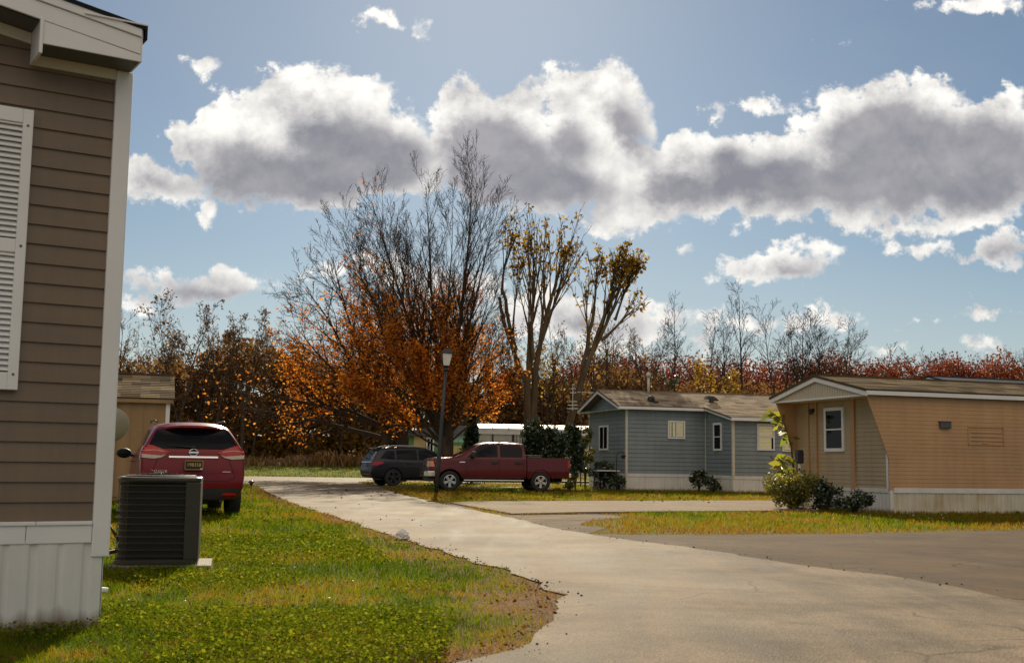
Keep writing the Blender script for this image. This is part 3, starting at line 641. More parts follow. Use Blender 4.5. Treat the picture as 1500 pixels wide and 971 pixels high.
roof = mb.build('roof', 'shingle_dark', BH)
mb = MB()
for i in range(9): mb.box(XR-.36, XR+.014, -OV-.024+0, -OV-.01, 3.615+.0, 3.626) if i == 0 else None
for sgn, (a, b) in enumerate(((0.0, -W_/2), (-W_/2, -W_))):
    mb.prism([(a, -.004), (b, -.004), (b, -.055), (a, -.055)], lambda p, t: (p[0], -OV-.012+.02*t, roofpt(p[0], 0)[2]+p[1]))
    mb.prism([(a, -.057), (b, -.057), (b, -.160), (a, -.160)], lambda p, t: (p[0], -OV+.02*t, roofpt(p[0], 0)[2]+p[1]))
mb.box(-.02, .0, -OV+.022, 14, 3.44, 3.59)
mb.build('fascia', 'white_trim', roof, bevel=.003)
mb = MB()
mb.prism([(-.56, 3.532), (0, 3.438), (0, 3.395), (-.56, 3.395)], lambda p, t: (p[0], -OV+.004+.012*t, p[1]))
mb.box(-.580, -.560, -OV-.004, -.012, 3.335, 3.545); mb.box(-.002, .010, -OV+.004, -.03, 3.395, 3.60)
mb.build('eave_return', 'white_trim', roof, bevel=.003)
mb = MB()
mb.box(-.56, 0, -OV+.017, -.001, 3.398, 3.408)
mb.poly([roofpt(-.58, -OV+.02, -.165), roofpt(-W_/2, -OV+.02, -.165), roofpt(-W_/2, 0, -.165), roofpt(-.58, 0, -.165)]); mb.poly([roofpt(-W_/2, -OV+.02, -.165), roofpt(-W_, -OV+.02, -.165), roofpt(-W_, 0, -.165), roofpt(-W_/2, 0, -.165)])
mb.build('soffit', 'metal_grey', roof)
mb = MB(); mb.box(-.562, -.079, -.032, -.001, 3.335, 3.398)
mb.prism([(-.582, -.168), (-W_/2, -.168), (-W_/2, -.235), (-.582, -.235)], lambda p, t: (p[0], -.030+.028*t, roofpt(p[0], 0)[2]+p[1])); mb.build('frieze', 'cream_trim', BH)
mb = MB(); mb.tube([(-.02, .55, .20), (.16, .50, .175)], .017, 10); mb.build('drain_pipe', 'white_trim', BH, smooth=True)

# ---- grey-blue home
GH = thing('blue_home', 'grey blue lap sided mobile home with white skirting and a bump out', 'house', (4.95, 51.0, 0), RAD(17))
GW, GL, BX, BD = 4.45, 15.0, 3.75, 2.5
zE, zR = 3.66, 4.42
mb = MB()
lapped(mb, (0, 0, 0), (1, 0, 0), (0, 0, 1), (0, -1, 0), [(.05, .72), (BX-.03, .72), (BX-.03, zE-.08), (.05, zE-.08)], .178, .022)
lapped(mb, (0, 0, 0), (0, -1, 0), (0, 0, 1), (-1, 0, 0), [(-GW, .72), (-.05, .72), (-.05, zE-.1), (-GW/2, zR-.14), (-GW, zE-.1)], .178, .022)
mb.poly([(0, GW, .72), (GL, GW, .72), (GL, GW, zE), (0, GW, zE)]); mb.poly([(GL, 0, .72), (GL, GW, .72), (GL, GW, zE), (GL, GW/2, zR-.1), (GL, 0, zE)])
mb.build('wall', 'blue_vinyl', GH)
bo = MB()
lapped(bo, (BX, -BD, 0), (1, 0, 0), (0, 0, 1), (0, -1, 0), [(.06, .68), (GL-BX, .68), (GL-BX, 3.06), (.06, 3.06)], .178, .022)
lapped(bo, (BX, -BD, 0), (0, 1, 0), (0, 0, 1), (-1, 0, 0), [(.06, .70), (BD-.03, .70), (BD-.03, 3.60), (.06, 3.06)], .178, .022)
bo = bo.build('bump_out', 'blue_vinyl', GH)
for bx_ in ((-.03, .055, -.03, .06, .55, zE-.08), (BX-.05, BX-.005, -.03, .03, .70, zE-.08), (-.03, .05, GW-.05, GW+.02, .6, zE-.1)):
    mb = MB(); mb.box(*bx_); mb.build('corner_trim', 'cream_trim', GH)
mb = MB(); mb.box(BX-.03, BX+.07, -BD-.03, -BD+.07, .55, 3.05); mb.build('corner_trim', 'cream_trim', bo)
sk = MB(); ribbed(sk, (0, 0, 0), (1, 0, 0), (0, 0, 1), (0, -1, 0), 0, BX-.01, 0, .62, .30, .02); ribbed(sk, (0, GW, 0), (0, -1, 0), (0, 0, 1), (-1, 0, 0), 0, GW, 0, .62, .30, .02)
ribbed(sk, (BX, -BD, 0), (1, 0, 0), (0, 0, 1), (0, -1, 0), 0, GL-BX, 0, .58, .30, .02); ribbed(sk, (BX, -.02, 0), (0, -1, 0), (0, 0, 1), (-1, 0, 0), 0, BD-.02, 0, .58, .30, .02)
sk.build('skirt', 'skirt_plain', GH)
mb = MB(); mb.box(.05, BX-.03, -.035, .01, .60, .73); mb.box(-.035, .01, .05, GW, .60, .73); mb.box(BX+.06, GL, -BD-.035, -BD, .56, .69); mb.box(BX-.035, BX, -BD+.06, -.03, .56, .69); mb.build('skirt_band', 'skirt_plain', GH)
window(GH, 'window', 1.93, 2.74, 2.24, 3.02, -.012, -1, 'x', 'white_trim', .07, 'v', blind=[(2.02, 2.10, 2.33, 2.95), (2.14, 2.28, 2.33, 2.95), (2.36, 2.65, 2.33, 2.95)], label='white sliding window with pale blind')
window(GH, 'window', 2.02, 3.10, 1.73, 2.84, -.012, -1, 'y', 'white_trim', .08, 'v', label='white sliding window in the gable end')
window(bo, 'window', BX+1.12, BX+1.93, 1.77, 2.88, -BD-.012, -1, 'x', 'white_trim', .06, 'h', blind=[(BX+1.20, BX+1.78, 1.84, 2.30), (BX+1.20, BX+1.85, 2.36, 2.80)])
window(bo, 'window', BX+2.3, BX+3.12, 1.74, 2.84, -BD-.012, -1, 'x', 'white_trim', .06, 'h', blind=[(BX+2.38, BX+3.04, 1.82, 2.26)])
window(bo, 'window', -BD+.95, -BD+1.72, 1.74, 2.93, BX-.012, -1, 'y', 'white_trim', .09, 'h')
rf = gable_roof('roof', 'shingle_grey', GH, -.5, GL+.3, GW/2, GW/2+.30, zR, zE-.05, .06, .15, fascia=.13)
mb = MB(); sl = math.hypot(BD+.3, .56); T_ = Vector((0, (BD+.3)/sl, .56/sl)); N_ = Vector((0, -.56/sl, (BD+.3)/sl)); O_ = Vector((BX, -BD-.3, 3.13))
lapped(mb, O_, (1, 0, 0), T_, N_, [(-.25, 0), (GL-BX+.3, 0), (GL-BX+.3, sl-.12), (-.25, sl-.12)], .15, .012)
mb.poly([O_+Vector((-.25, 0, 0)), O_+Vector((-.25, 0, 0))+T_*(sl-.12), O_+Vector((-.25, 0, 0))+T_*(sl-.12)-N_*.06, O_+Vector((-.25, 0, 0))-N_*.06])
mb.poly([O_+Vector((-.25, 0, 0))-N_*.06, O_+Vector((GL-BX+.3, 0, 0))-N_*.06, O_+Vector((GL-BX+.3, 0, 0))+T_*sl-N_*.06, O_+Vector((-.25, 0, 0))+T_*sl-N_*.06])
br_ = mb.build('bump_out_roof', 'shingle_grey', GH)
mb = MB(); mb.box(BX-.22, GL+.3, -BD-.30, -BD-.275, 2.98, 3.115)
a, b = Vector((BX-.225, -BD-.3, 3.11)), Vector((BX-.225, -.3, 3.63))
mb.prism([(0, 0), (1, 0), (1, 1), (0, 1)], lambda p, t: a+(b-a)*p[0]+Vector((.025*t, 0, -.005-.13*p[1]))); mb.build('fascia', 'white_trim', br_)
mb = MB(); mb.box(-.46, -.005, -.28, GW+.28, zE-.21, zE-.20); 
mb.build('soffit', 'white_trim', rf)
p0 = 2.3
mb = MB(); mb.tube([(1.9, 2.0, 4.2), (1.9, 2.0, 5.1)], .06, 12); mb.lathe([(.11, 0), (.11, .16), (.03, .22)], 12, Matrix.Translation((1.9, 2.0, 5.05))); mb.build('vent_pipe', 'white_metal', rf, smooth=True)
mb = MB(); mb.box(1.22, 1.44, .28, .56, 3.86, 3.98); mb.tube([(1.36, .30, 3.87), (1.48, .0, 3.80)], .045, 8); mb.ball((1.33, .40, 4.0), (.16, .16, .10)); mb.build('roof_vent', 'metal_dark', rf, smooth=True)
mb = MB(); X = Matrix.Translation((4.3, .55, 3.95)); mb.lathe([(.11, -.1), (.11, .12), (.05, .14)], 12, X); mb.prism([(-.30, .10), (-.22, .24), (.05, .22), (.30, .06), (.28, .02), (-.05, .08)], lambda p, t: (4.3+p[0], .40+.3*t, 3.95+p[1])); mb.build('roof_vent', 'metal_dark', rf)
mb = MB(); mb.box(-.06, .02, GW-.15, GW+.05, 3.28, 3.40); mb.build('wall_lamp', 'white_trim', GH)

# ---- peach home
PH = thing('peach_home', 'peach painted mobile home with slanted wing walls and rust stained skirting', 'house', (8.94, 28.17, 0), RAD(19))
PL, PW, PE, PA = 13.0, 4.0, 2.76, 3.30
OVH = .60
mb = MB()
# long wall, boards of 7 cm, with the slanted wing running out under the overhang
lapped(mb, (0, 0, 0), (1, 0, 0), (0, 0, 1), (0, -1, 0), [(-.012, .54), (PL, .54), (PL, PE), (-OVH, PE), (-.012, 1.275)], .092, .0065)
mb.poly([(-OVH, .022, PE), (-.012, .022, 1.275), (-.012, .022, .54), (.05, .022, .54), (.05, .022, PE)]); mb.poly([(-OVH, -.004, PE), (-OVH, .022, PE), (-.012, .022, 1.275), (-.012, -.004, 1.275)]); mb.poly([(-.012, -.004, 1.275), (-.012, .022, 1.275), (-.012, .022, .54), (-.012, -.004, .54)])
mb.prism([(.03, .54), (-.012, .54), (-.012, 1.275), (-OVH, PE), (.03, PE)], lambda p, t: (p[0], PW-.03+.03*t, p[1]))
mb.poly([(0, PW+.004, .54), (PL, PW+.004, .54), (PL, PW+.004, PE), (0, PW+.004, PE)]); mb.poly([(PL, 0, .54), (PL, PW, .54), (PL, PW, PE), (PL, PW/2, PA), (PL, 0, PE)])
mb.build('wall', 'peach_paint', PH)
mb = MB(); lapped(mb, (.03, 0, 0), (0, -1, 0), (0, 0, 1), (-1, 0, 0), [(-PW+.03, .56), (-.03, .56), (-.03, PE), (-PW+.03, PE)], .105, .012); fw_ = mb.build('end_wall', 'beige_vinyl', PH)
mb = MB()
for y0, y1 in ((1.34, 1.50), (2.98, 3.05), (3.36, 3.40)):
    mb = MB(); mb.box(-.022, .02, y0, y1, .52, PE); mb.build('pilaster', 'peach_paint', fw_)
mb = MB(); mb.box(-.018, .02, .035, .10, .56, 2.2); mb.build('corner_trim', 'white_trim', fw_)
window(fw_, 'window', 1.78, 2.64, 1.46, 2.58, .018, -1, 'y', 'white_trim', .085, 'h')
mb = MB(); mb.box(-.10, .02, 3.06, 3.20, 2.50, 2.58); mb.ball((-.08, 3.13, 2.50), (.06, .06, .08)); mb.build('porch_lamp', 'metal_dark', fw_)
mb = MB(); lapped(mb, (-OVH-.02, 0, 0), (0, 0, 1), (0, 1, 0), (-1, 0, 0), [(PE+.02, -.02), (PE+.02, PW+.02), (PA-.02, PW/2)], .105, .012); mb.poly([(-OVH+.01, -.02, PE+.02), (-OVH+.01, PW+.02, PE+.02), (-OVH+.01, PW/2, PA-.02)])
gp = mb.build('gable_panel', 'gable_beige', PH)
mb = MB(); mb.box(-OVH-.035, -OVH+.02, -.03, PW+.03, PE-.015, PE+.03); mb.build('gable_trim', 'white_trim', gp)
mb = MB(); mb.box(-OVH, .0, .02, PW-.03, PE-.012, PE-.002); mb.build('soffit', 'gable_beige', PH)
prf = gable_roof('roof', 'shingle_tan', PH, -OVH-.12, PL+.2, PW/2, PW/2+.14, PA+.06, PE+.135, .05, .14, fascia=.11)
mb = MB(); ribbed(mb, (0, .0, 0), (1, 0, 0), (0, 0, 1), (0, -1, 0), .10, PL, 0, .50, .20, .012); mb.build('skirt', 'skirt_stained', PH)
mb = MB(); ribbed(mb, (.02, PW, 0), (0, -1, 0), (0, 0, 1), (-1, 0, 0), 0, PW+.01, 0, .50, .28, .014); ribbed(mb, (0, .0, 0), (1, 0, 0), (0, 0, 1), (0, -1, 0), .0, .10, 0, .54, .10, .008); mb.build('end_skirt', 'skirt_plain', PH)
mb = MB(); mb.box(.10, PL, -.030, .01, .48, .595); mb.build('skirt_band', 'skirt_plain', PH, bevel=.004)
mb = MB(); mb.box(-.015, .02, .05, 1.335, .48, .58); mb.box(-.015, .02, 1.505, PW, .48, .56); mb.build('skirt_band', 'skirt_plain', PH, bevel=.004)
mb = MB(); mb.box(1.44, 1.75, -.07, .0, 2.03, 2.185); mb.box(1.42, 1.77, -.085, 0, 2.185, 2.20)
for i in range(4): mb.box(1.46+.075*i, 1.50+.075*i, -.078, -.07, 2.045, 2.17)
mb.build('wall_vent', 'metal_grey', PH, bevel=.004)
mb = MB(); a, b, c, d = 2.28, 3.35, 1.645, 2.09
for (p, q, r, s_) in ((a, b, c, c+.02), (a, b, d-.02, d), (a, a+.02, c, d), (b-.02, b, c, d)): mb.box(p, q, -.022, 0, r, s_)
for i in range(3): mb.box(a+.07, b-.07, -.020, 0, c+.10+.10*i, c+.112+.10*i)
mb.box(a+.42, a+.60, -.028, 0, c+.03, c+.05); mb.build('access_panel', 'peach_paint', PH)

# ---- home with a dark roof behind the peach one
NH = thing('dark_roofed_home', 'home with a nearly black gable roof showing above the peach home roof', 'house', (16.45, 42, 0), RAD(20))
mb = MB(); mb.box(0, 13, .1, 4.2, 0, 3.9); mb.build('wall', 'tan_board', NH); gable_roof('roof', 'navy_roof', NH, -.3, 13.3, 2.15, 2.4, 4.5, 3.95, .05, .2)

# ---- tan shed behind the brown home
SH = thing('garden_shed', 'tan board garden shed with a brown shingle roof behind the red car', 'shed', (-8.42, 29.3, 0), RAD(17))
mb = MB(); s = -4.2
lapped(mb, (0, 0, 0), (0, 0, 1), (-1, 0, 0), (0, -1, 0), [(.12, 0), (2.46, 0), (2.46, 4.2), (.12, 4.2)], .30, .014)
mb.poly([(0, 0, .1), (0, 3, .1), (0, 3, 2.46), (0, 1.5, 3.2), (0, 0, 2.46)]); mb.poly([(-4.2, 0, .1), (-4.2, 3, .1), (-4.2, 3, 2.46), (-4.2, 1.5, 3.2), (-4.2, 0, 2.46)]); mb.poly([(0, 3, .1), (-4.2, 3, .1), (-4.2, 3, 2.46), (0, 3, 2.46)]); mb.box(-4.2, 0, .02, 2.98, .02, .12)
mb.build('wall', 'tan_board', SH)
mb = MB(); mb.box(-.075, .02, -.035, .06, .12, 2.43); mb.build('corner_trim', 'white_trim', SH)
gable_roof('roof', 'shingle_tan', SH, -4.3, .12, 1.5, 1.62, 3.20, 2.52, .05, .125, eave_mat='tan_board', fascia=.10)

# ---- far homes between the trunks
GN = thing('green_home', 'green and yellow mobile home glimpsed under the orange tree', 'house', (-7.0, 82, 0), RAD(4))
mb = MB(); lapped(mb, (0, 0, 0), (1, 0, 0), (0, 0, 1), (0, -1, 0), [(0, .3), (2.9, .3), (2.9, 2.95), (0, 2.95)], .2, .02); mb.box(0, 7, .03, 4, .3, 2.95); mb.build('wall', 'green_siding', GN)
mb = MB(); lapped(mb, (0, -.05, 0), (1, 0, 0), (0, 0, 1), (0, -1, 0), [(2.9, .3), (5.2, .3), (5.2, 2.3), (2.9, 2.3)], .2, .02); mb.build('lower_wall', 'yellow_siding', GN)
mb = MB(); mb.box(2.9, 5.2, -.055, .0, 2.3, 2.55); mb.build('band', 'green_siding', GN)
mb = MB(); mb.box(2.9, 5.2, -.06, .0, 2.55, 3.3); mb.build('upper_wall', 'mint_siding', GN)
mb = MB(); mb.box(.35, 1.15, -.05, 0, 1.3, 2.9); mb.build('lower_wall', 'yellow_siding', GN)
window(GN, 'window', 1.2, 1.75, 1.4, 2.85, -.02, -1, 'x', 'white_trim', .1, 'v')
mb = MB(); mb.prism([(-.4, 2.95), (5.6, 2.95), (5.4, 3.5), (2.9, 3.75), (-.4, 3.2)], lambda p, t: (p[0], -.3+4.6*t, p[1])); mb.build('roof', 'metal_grey', GN)
TR = thing('white_trailer', 'old white trailer with a rounded metal roof behind the pickup truck', 'trailer', (-2.05, 75, 0), RAD(14))
arch = [(0, 3.05), (.35, 3.33), (1.0, 3.56), (1.75, 3.64), (2.5, 3.56), (3.1, 3.33), (3.5, 3.05)]
mb = MB(); mb.prism([(0, .5)]+[(y, z-.05) for y, z in arch]+[(3.5, .5)], lambda p, t: (.0+8.8*t, p[0], p[1])); mb.build('body', 'white_metal', TR)
mb = MB()
for a, b in zip(arch, arch[1:]):
    mb.poly([(-.1, a[0], a[1]+.01), (9, a[0], a[1]+.01), (9, b[0], b[1]+.01), (-.1, b[0], b[1]+.01)])
for i in range(9): mb.tube([(i*1.05, y, z+.02) for y, z in arch], .03, 5)
mb.build('roof', 'white_metal', TR)
mb = MB(); mb.box(-.06, -.02, .5, 1.4, .6, 2.4); mb.box(.9, 1.0, -.04, .0, .6, 3.0); mb.box(2.2, 2.35, -.05, 0, .6, 3.0); mb.build('door', 'bark', TR)
mb = MB()
for i in range(24): mb.box(2.5+i*.22, 2.54+i*.22, -.03, 0, .6, 2.9)
mb.build('siding_rib', 'metal_grey', TR)
mb = MB(); mb.box(-.1, 9, -.07, -.0, 2.95, 3.1); mb.build('gutter', 'white_trim', TR)
mb = MB(); mb.lathe([(.12, 0), (.12, .03)], 12, Matrix.Translation((-.03, 1.75, 2.6)) @ Matrix.Rotation(RAD(-90), 4, 'Y')); mb.build('lamp', 'metal_dark', TR)
# ------------------------------------------------------------------ vehicles
def loft(frames, level=2):
    """frames: dict(xb,xm,xs,xr, zb,zm,zs,zr, wl,wm,ws,wr, cr) -> closed lofted bmesh (front is +x)"""
    bm = bmesh.new(); rings = []
    for f in frames:
        g = dict(f); xb, xm, xs, xr = g['x']; zb, zm, zs, zr = g['z']; wl, wm, ws, wr = g['w']; cr = g.get('cr', .03)
        half = [(xb, 0, zb), (xb, wl*.6, zb), (xb, wl, zb+.02), (xb*.5+xm*.5, (wl+wm)/2+.01, zb*.6+zm*.4), (xm, wm, zm), (xm*.3+xs*.7, ws*.75+wm*.25+.006, zm*.3+zs*.7), (xs, ws, zs),
                (xs*.92+xr*.08, ws-.035, zs+.03 if zr-zs > .1 else zs+.3*(zr-zs)), (xs*.5+xr*.5, (ws-.035)*.52+wr*.48, zs*.5+zr*.5), (xr*.88+xs*.12, wr+.015, zr-.09 if zr-zs > .2 else zr-.35*(zr-zs)), (xr, wr-.05, zr-.012), (xr, wr*.55, zr+cr*.7), (xr, 0, zr+cr)]
        ring = [bm.verts.new((x, y, z)) for x, y, z in half]+[bm.verts.new((x, -y, z)) for x, y, z in half[-2:0:-1]]
        rings.append(ring)
    n = len(rings[0])
    for a, b in zip(rings, rings[1:]):
        for i in range(n): bm.faces.new((a[i], a[(i+1) % n], b[(i+1) % n], b[i]))
    for ring, rev in ((rings[0], False), (rings[-1], True)):
        h = n//2
        for i in range(h):
            q = [ring[i], ring[i+1], ring[(n-i-1) % n], ring[(n-i) % n]] if i else [ring[0], ring[1], ring[n-1]]
            if i == h-1: q = [ring[h-1], ring[h], ring[h+1]]
            bm.faces.new(q if not rev else q[::-1])
    bmesh.ops.recalc_face_normals(bm, faces=bm.faces)
    return bm
def fr(x, z, w, cr=.03): return dict(x=x, z=z, w=w, cr=cr)
def finish_body(bm, name, mt, parent, arches, lvl=2):
    me = bpy.data.meshes.new(name); bm.to_mesh(me); bm.free(); me.materials.append(MAT[mt])
    o = bpy.data.objects.new(name, me); C.objects.link(o)
    s = o.modifiers.new('s', 'SUBSURF'); s.levels = lvl; s.render_levels = lvl
    dg = bpy.context.evaluated_depsgraph_get(); me2 = bpy.data.meshes.new_from_object(o.evaluated_get(dg))
    bv = bmesh.new(); bv.from_mesh(me2); tree = BVHTree.FromBMesh(bv); bv.free()
    cut = []
    for (x, z, r) in arches:
        for sg in (-1, 1):
            b = MB(); b.lathe([(r, -.28), (r, .6)], 40, Matrix.Translation((x, sg*.85, z)) @ Matrix.Rotation(RAD(-90*sg), 4, 'X')); 
            c = b.build('cut', 'void'); bmx = bmesh.new(); bmx.from_mesh(c.data); bmesh.ops.recalc_face_normals(bmx, faces=bmx.faces); bmx.to_mesh(c.data); bmx.free(); cut.append(c)
            bo_ = o.modifiers.new('b', 'BOOLEAN'); bo_.object = c; bo_.operation = 'DIFFERENCE'; bo_.solver = 'EXACT'; bo_.material_mode = 'TRANSFER'
    dg = bpy.context.evaluated_depsgraph_get(); dg.update(); me3 = bpy.data.meshes.new_from_object(o.evaluated_get(dg))
    o.modifiers.clear(); o.data = me3; me3.name = name
    me3.polygons.foreach_set('use_smooth', [True]*len(me3.polygons)); me3.set_sharp_from_angle(angle=RAD(38))
    for c in cut: bpy.data.objects.remove(c)
    o.parent = parent
    return o, tree
def panel(tree, poly, view, off=.006, cell=.07, mi=0, mb=None, depth=0.0):
    """piece of skin lying on the body: poly in the view's 2D plane, projected along the view onto the body"""
    mb = mb or MB()
    xs_ = [p[0] for p in poly]; ys_ = [p[1] for p in poly]
    def proj(p):
        if view == 'L': o_, d = Vector((p[0], 3, p[1])), Vector((0, -1, 0))
        elif view == 'R': o_, d = Vector((p[0], -3, p[1])), Vector((0, 1, 0))
        elif view == 'B': o_, d = Vector((-5, p[0], p[1])), Vector((1, 0, 0))
        elif view == 'F': o_, d = Vector((5, p[0], p[1])), Vector((-1, 0, 0))
        else: o_, d = Vector((p[0], p[1], 4)), Vector((0, 0, -1))
        h = tree.ray_cast(o_, d)
        if h[0] is None: return None
        nn = h[1] if h[1].dot(d) < 0 else -h[1]
        return h[0]+(nn*.6-d*.4).normalized()*off
    nx_ = max(1, int((max(xs_)-min(xs_))/cell)); ny_ = max(1, int((max(ys_)-min(ys_))/cell))
    dx = (max(xs_)-min(xs_))/nx_; dy = (max(ys_)-min(ys_))/ny_
    for i in range(nx_):
        s = clip(clip(poly, -1, 0, -(min(xs_)+i*dx)), 1, 0, min(xs_)+(i+1)*dx)
        if len(s) < 3: continue
        for j in range(ny_):
            c = clip(clip(s, 0, -1, -(min(ys_)+j*dy)), 0, 1, min(ys_)+(j+1)*dy)
            c = [p for k, p in enumerate(c) if abs(p[0]-c[k-1][0])+abs(p[1]-c[k-1][1]) > 1e-5]
            if len(c) < 3: continue
            q = [proj(p) for p in c]
            if all(q): mb.poly(q, mi)
    return mb
def mirror(poly): return [(-a, b) for a, b in poly]
def stroke(pts, w):
    """thin strip polygon list along a polyline"""
    out = []
    for a, b in zip(pts, pts[1:]):
        dx, dy = b[0]-a[0], b[1]-a[1]; l = math.hypot(dx, dy); nx_, ny_ = -dy/l*w/2, dx/l*w/2
        out.append([(a[0]+nx_, a[1]+ny_), (a[0]-nx_, a[1]-ny_), (b[0]-nx_, b[1]-ny_), (b[0]+nx_, b[1]+ny_)])
    return out
def wheel(parent, x, y, r, wd, rim_mat, spokes=5, rim_r=.66):
    """tyre with a dished rim and separate spokes; y sign tells the outer side"""
    sg = 1 if y > 0 else -1
    X = Matrix.Translation((x, y, r)) @ Matrix.Rotation(RAD(-90*sg), 4, 'X')
    e = MB(); h = wd/2
    e.lathe([(r*rim_r, -h*.9), (r*.90, -h), (r*.97, -h*.8), (r, -h*.55), (r, h*.55), (r*.97, h*.8), (r*.90, h), (r*.80, h*1.02), (r*rim_r, h*.9)], 36, X, cap=False)
    wo_ = e.build('wheel', 'tyre', parent, smooth=True)
    m = MB(); R = r*rim_r
    m.lathe([(R, -h*.8), (R*1.01, h*.88), (R*.93, h*.92), (R*.88, h*.5), (R*.80, -.01)], 36, X, 0, cap=False)
    m.lathe([(R*.84, h*.10), (.001, h*.12)], 28, X, 1, cap=False)
    for k in range(spokes):
        a = 2*math.pi*k/spokes+.3; c, s = math.cos(a), math.sin(a)
        def P(rad, off, zz): return X @ Vector((rad*c-off*s, rad*s+off*c, zz))
        w0, w1 = R*.16, R*.24
        q = [P(R*.15, -w0, h*.78), P(R*.15, w0, h*.78), P(R*.93, w1, h*.80), P(R*.93, -w1, h*.80)]; b = [P(R*.15, -w0, h*.3), P(R*.15, w0, h*.3), P(R*.93, w1, h*.4), P(R*.93, -w1, h*.4)]
        m.poly(q, 0); m.poly([q[0], q[3], b[3], b[0]], 0); m.poly([q[1], b[1], b[2], q[2]], 0)
    m.lathe([(R*.24, h*.3), (R*.24, h*.82), (R*.20, h*.90), (.001, h*.92)], 20, X, 0, cap=False)
    m.build('rim', [rim_mat, 'void'], wo_, angle=35)
    return wo_
def text_mesh(name, s, size, mt, parent, mat4, thick=.003, narrow=1.0, spacing=1.0):
    cu = bpy.data.curves.new(name, 'FONT'); cu.body = s; cu.size = size; cu.align_x = 'CENTER'; cu.align_y = 'CENTER'; cu.extrude = thick; cu.space_character = spacing
    o = bpy.data.objects.new(name, cu); C.objects.link(o); dg = bpy.context.evaluated_depsgraph_get()
    me = bpy.data.meshes.new_from_object(o.evaluated_get(dg)); bpy.data.objects.remove(o)
    me.transform(mat4 @ Matrix.Diagonal((narrow, 1, 1, 1))); me.materials.clear(); me.materials.append(MAT[mt])
    o = bpy.data.objects.new(name, me); C.objects.link(o); o.parent = parent; return o
def mirror_part(parent, x, y, z, mt, glassy=True, s=1.0):
    sg = 1 if y > 0 else -1
    m = MB(); m.ball((x, y+sg*.12*s, z), (.075*s, .125*s, .085*s), k=16, n=10); m.bar((x+.02, y-sg*.06, z-.05), (x+.01, y+sg*.06, z-.03), .05, .05)
    o = m.build('mirror', mt, parent, smooth=True)
    g = MB(); g.lathe([(.068*s, 0), (.001, .001)], 16, Matrix.Translation((x-.073*s, y+sg*.125*s, z)) @ Matrix.Rotation(RAD(-90), 4, 'Y') @ Matrix.Diagonal((1, 1.55, 1, 1)), cap=False); g.build('mirror_glass', 'glass', o)
    return o
def shift(poly, dx, dz): return [(a+dx, b+dz) for a, b in poly]

# ---- dark red crossover seen from behind
RC = thing('red_crossover', 'shiny dark red crossover parked on the grass behind the air conditioner, seen from the rear', 'car', (-6.33, 23.05, .0), RAD(90+20.5))
fs = [fr((-2.20, -2.24, -2.13, -1.86), (.36, .70, 1.18, 1.58), (.70, .84, .80, .58), .03),
      fr((-2.20, -2.29, -2.17, -1.87), (.33, .68, 1.19, 1.60), (.74, .89, .87, .63), .035),
      fr((-2.02, -2.06, -2.00, -1.72), (.30, .66, 1.18, 1.645), (.80, .915, .90, .66), .04),
      fr((-1.45, -1.45, -1.45, -1.30), (.28, .64, 1.15, 1.665), (.82, .92, .905, .67), .045),
      fr((-.60, -.60, -.60, -.55), (.26, .62, 1.10, 1.68), (.82, .915, .905, .67), .05),
      fr((.25, .25, .25, .02), (.26, .62, 1.07, 1.665), (.82, .915, .90, .66), .05),
      fr((.85, .85, .95, .30), (.26, .62, 1.05, 1.62), (.82, .915, .89, .62), .045),
      fr((1.15, 1.15, 1.25, 1.20), (.26, .62, 1.05, 1.10), (.82, .915, .86, .70), .04),
      fr((1.70, 1.70, 1.70, 1.70), (.28, .60, .98, 1.035), (.80, .91, .84, .66), .04),
      fr((2.14, 2.18, 2.05, 2.05), (.30, .56, .84, .88), (.74, .84, .78, .60), .03),
      fr((2.26, 2.33, 2.18, 2.15), (.33, .54, .76, .80), (.55, .66, .60, .45), .02)]
body, tr_ = finish_body(loft(fs), 'body', 'red_paint', RC, [(-1.37, .355, .40), (1.34, .355, .40)])
m = MB(); panel(tr_, [(-.55, 1.215), (.55, 1.215), (.72, 1.25), (.75, 1.29), (.625, 1.53), (.54, 1.565), (-.54, 1.565), (-.625, 1.53), (-.75, 1.29), (-.72, 1.25)], 'B', .008, .06, 0, m); 
rw = m.build('rear_window', 'glass', RC, smooth=True, merge=True)
m = MB(); m.bar((-2.13, -.02, 1.25), (-2.09, .42, 1.27), .016, .016); m.ball((-2.15, 0, 1.24), (.03, .04, .03)); m.build('wiper', 'plastic', rw)
m = MB()
ny_ = 20; sec = [(-1.99, 1.600), (-1.985, 1.632), (-1.70, 1.692), (-1.70, 1.655), (-1.93, 1.575)]; g_ = []
for i in range(ny_+1):
    q = -1+2*i/ny_; g_.append([(x_+.16*abs(q)**3*(x_ < -1.8), .575*q, z_-.055*abs(q)**3-.012*q*q) for x_, z_ in sec])
for a, b in zip(g_, g_[1:]):
    for i in range(5): m.poly([a[i], b[i], b[(i+1) % 5], a[(i+1) % 5]])
m.poly(g_[0]); m.poly(g_[-1][::-1])
m.build('spoiler', 'red_paint', RC, merge=True, angle=40)
m = MB(); m.box(-2.025, -2.01, -.17, .17, 1.598, 1.614); m.build('brake_light', 'red_lens', RC)
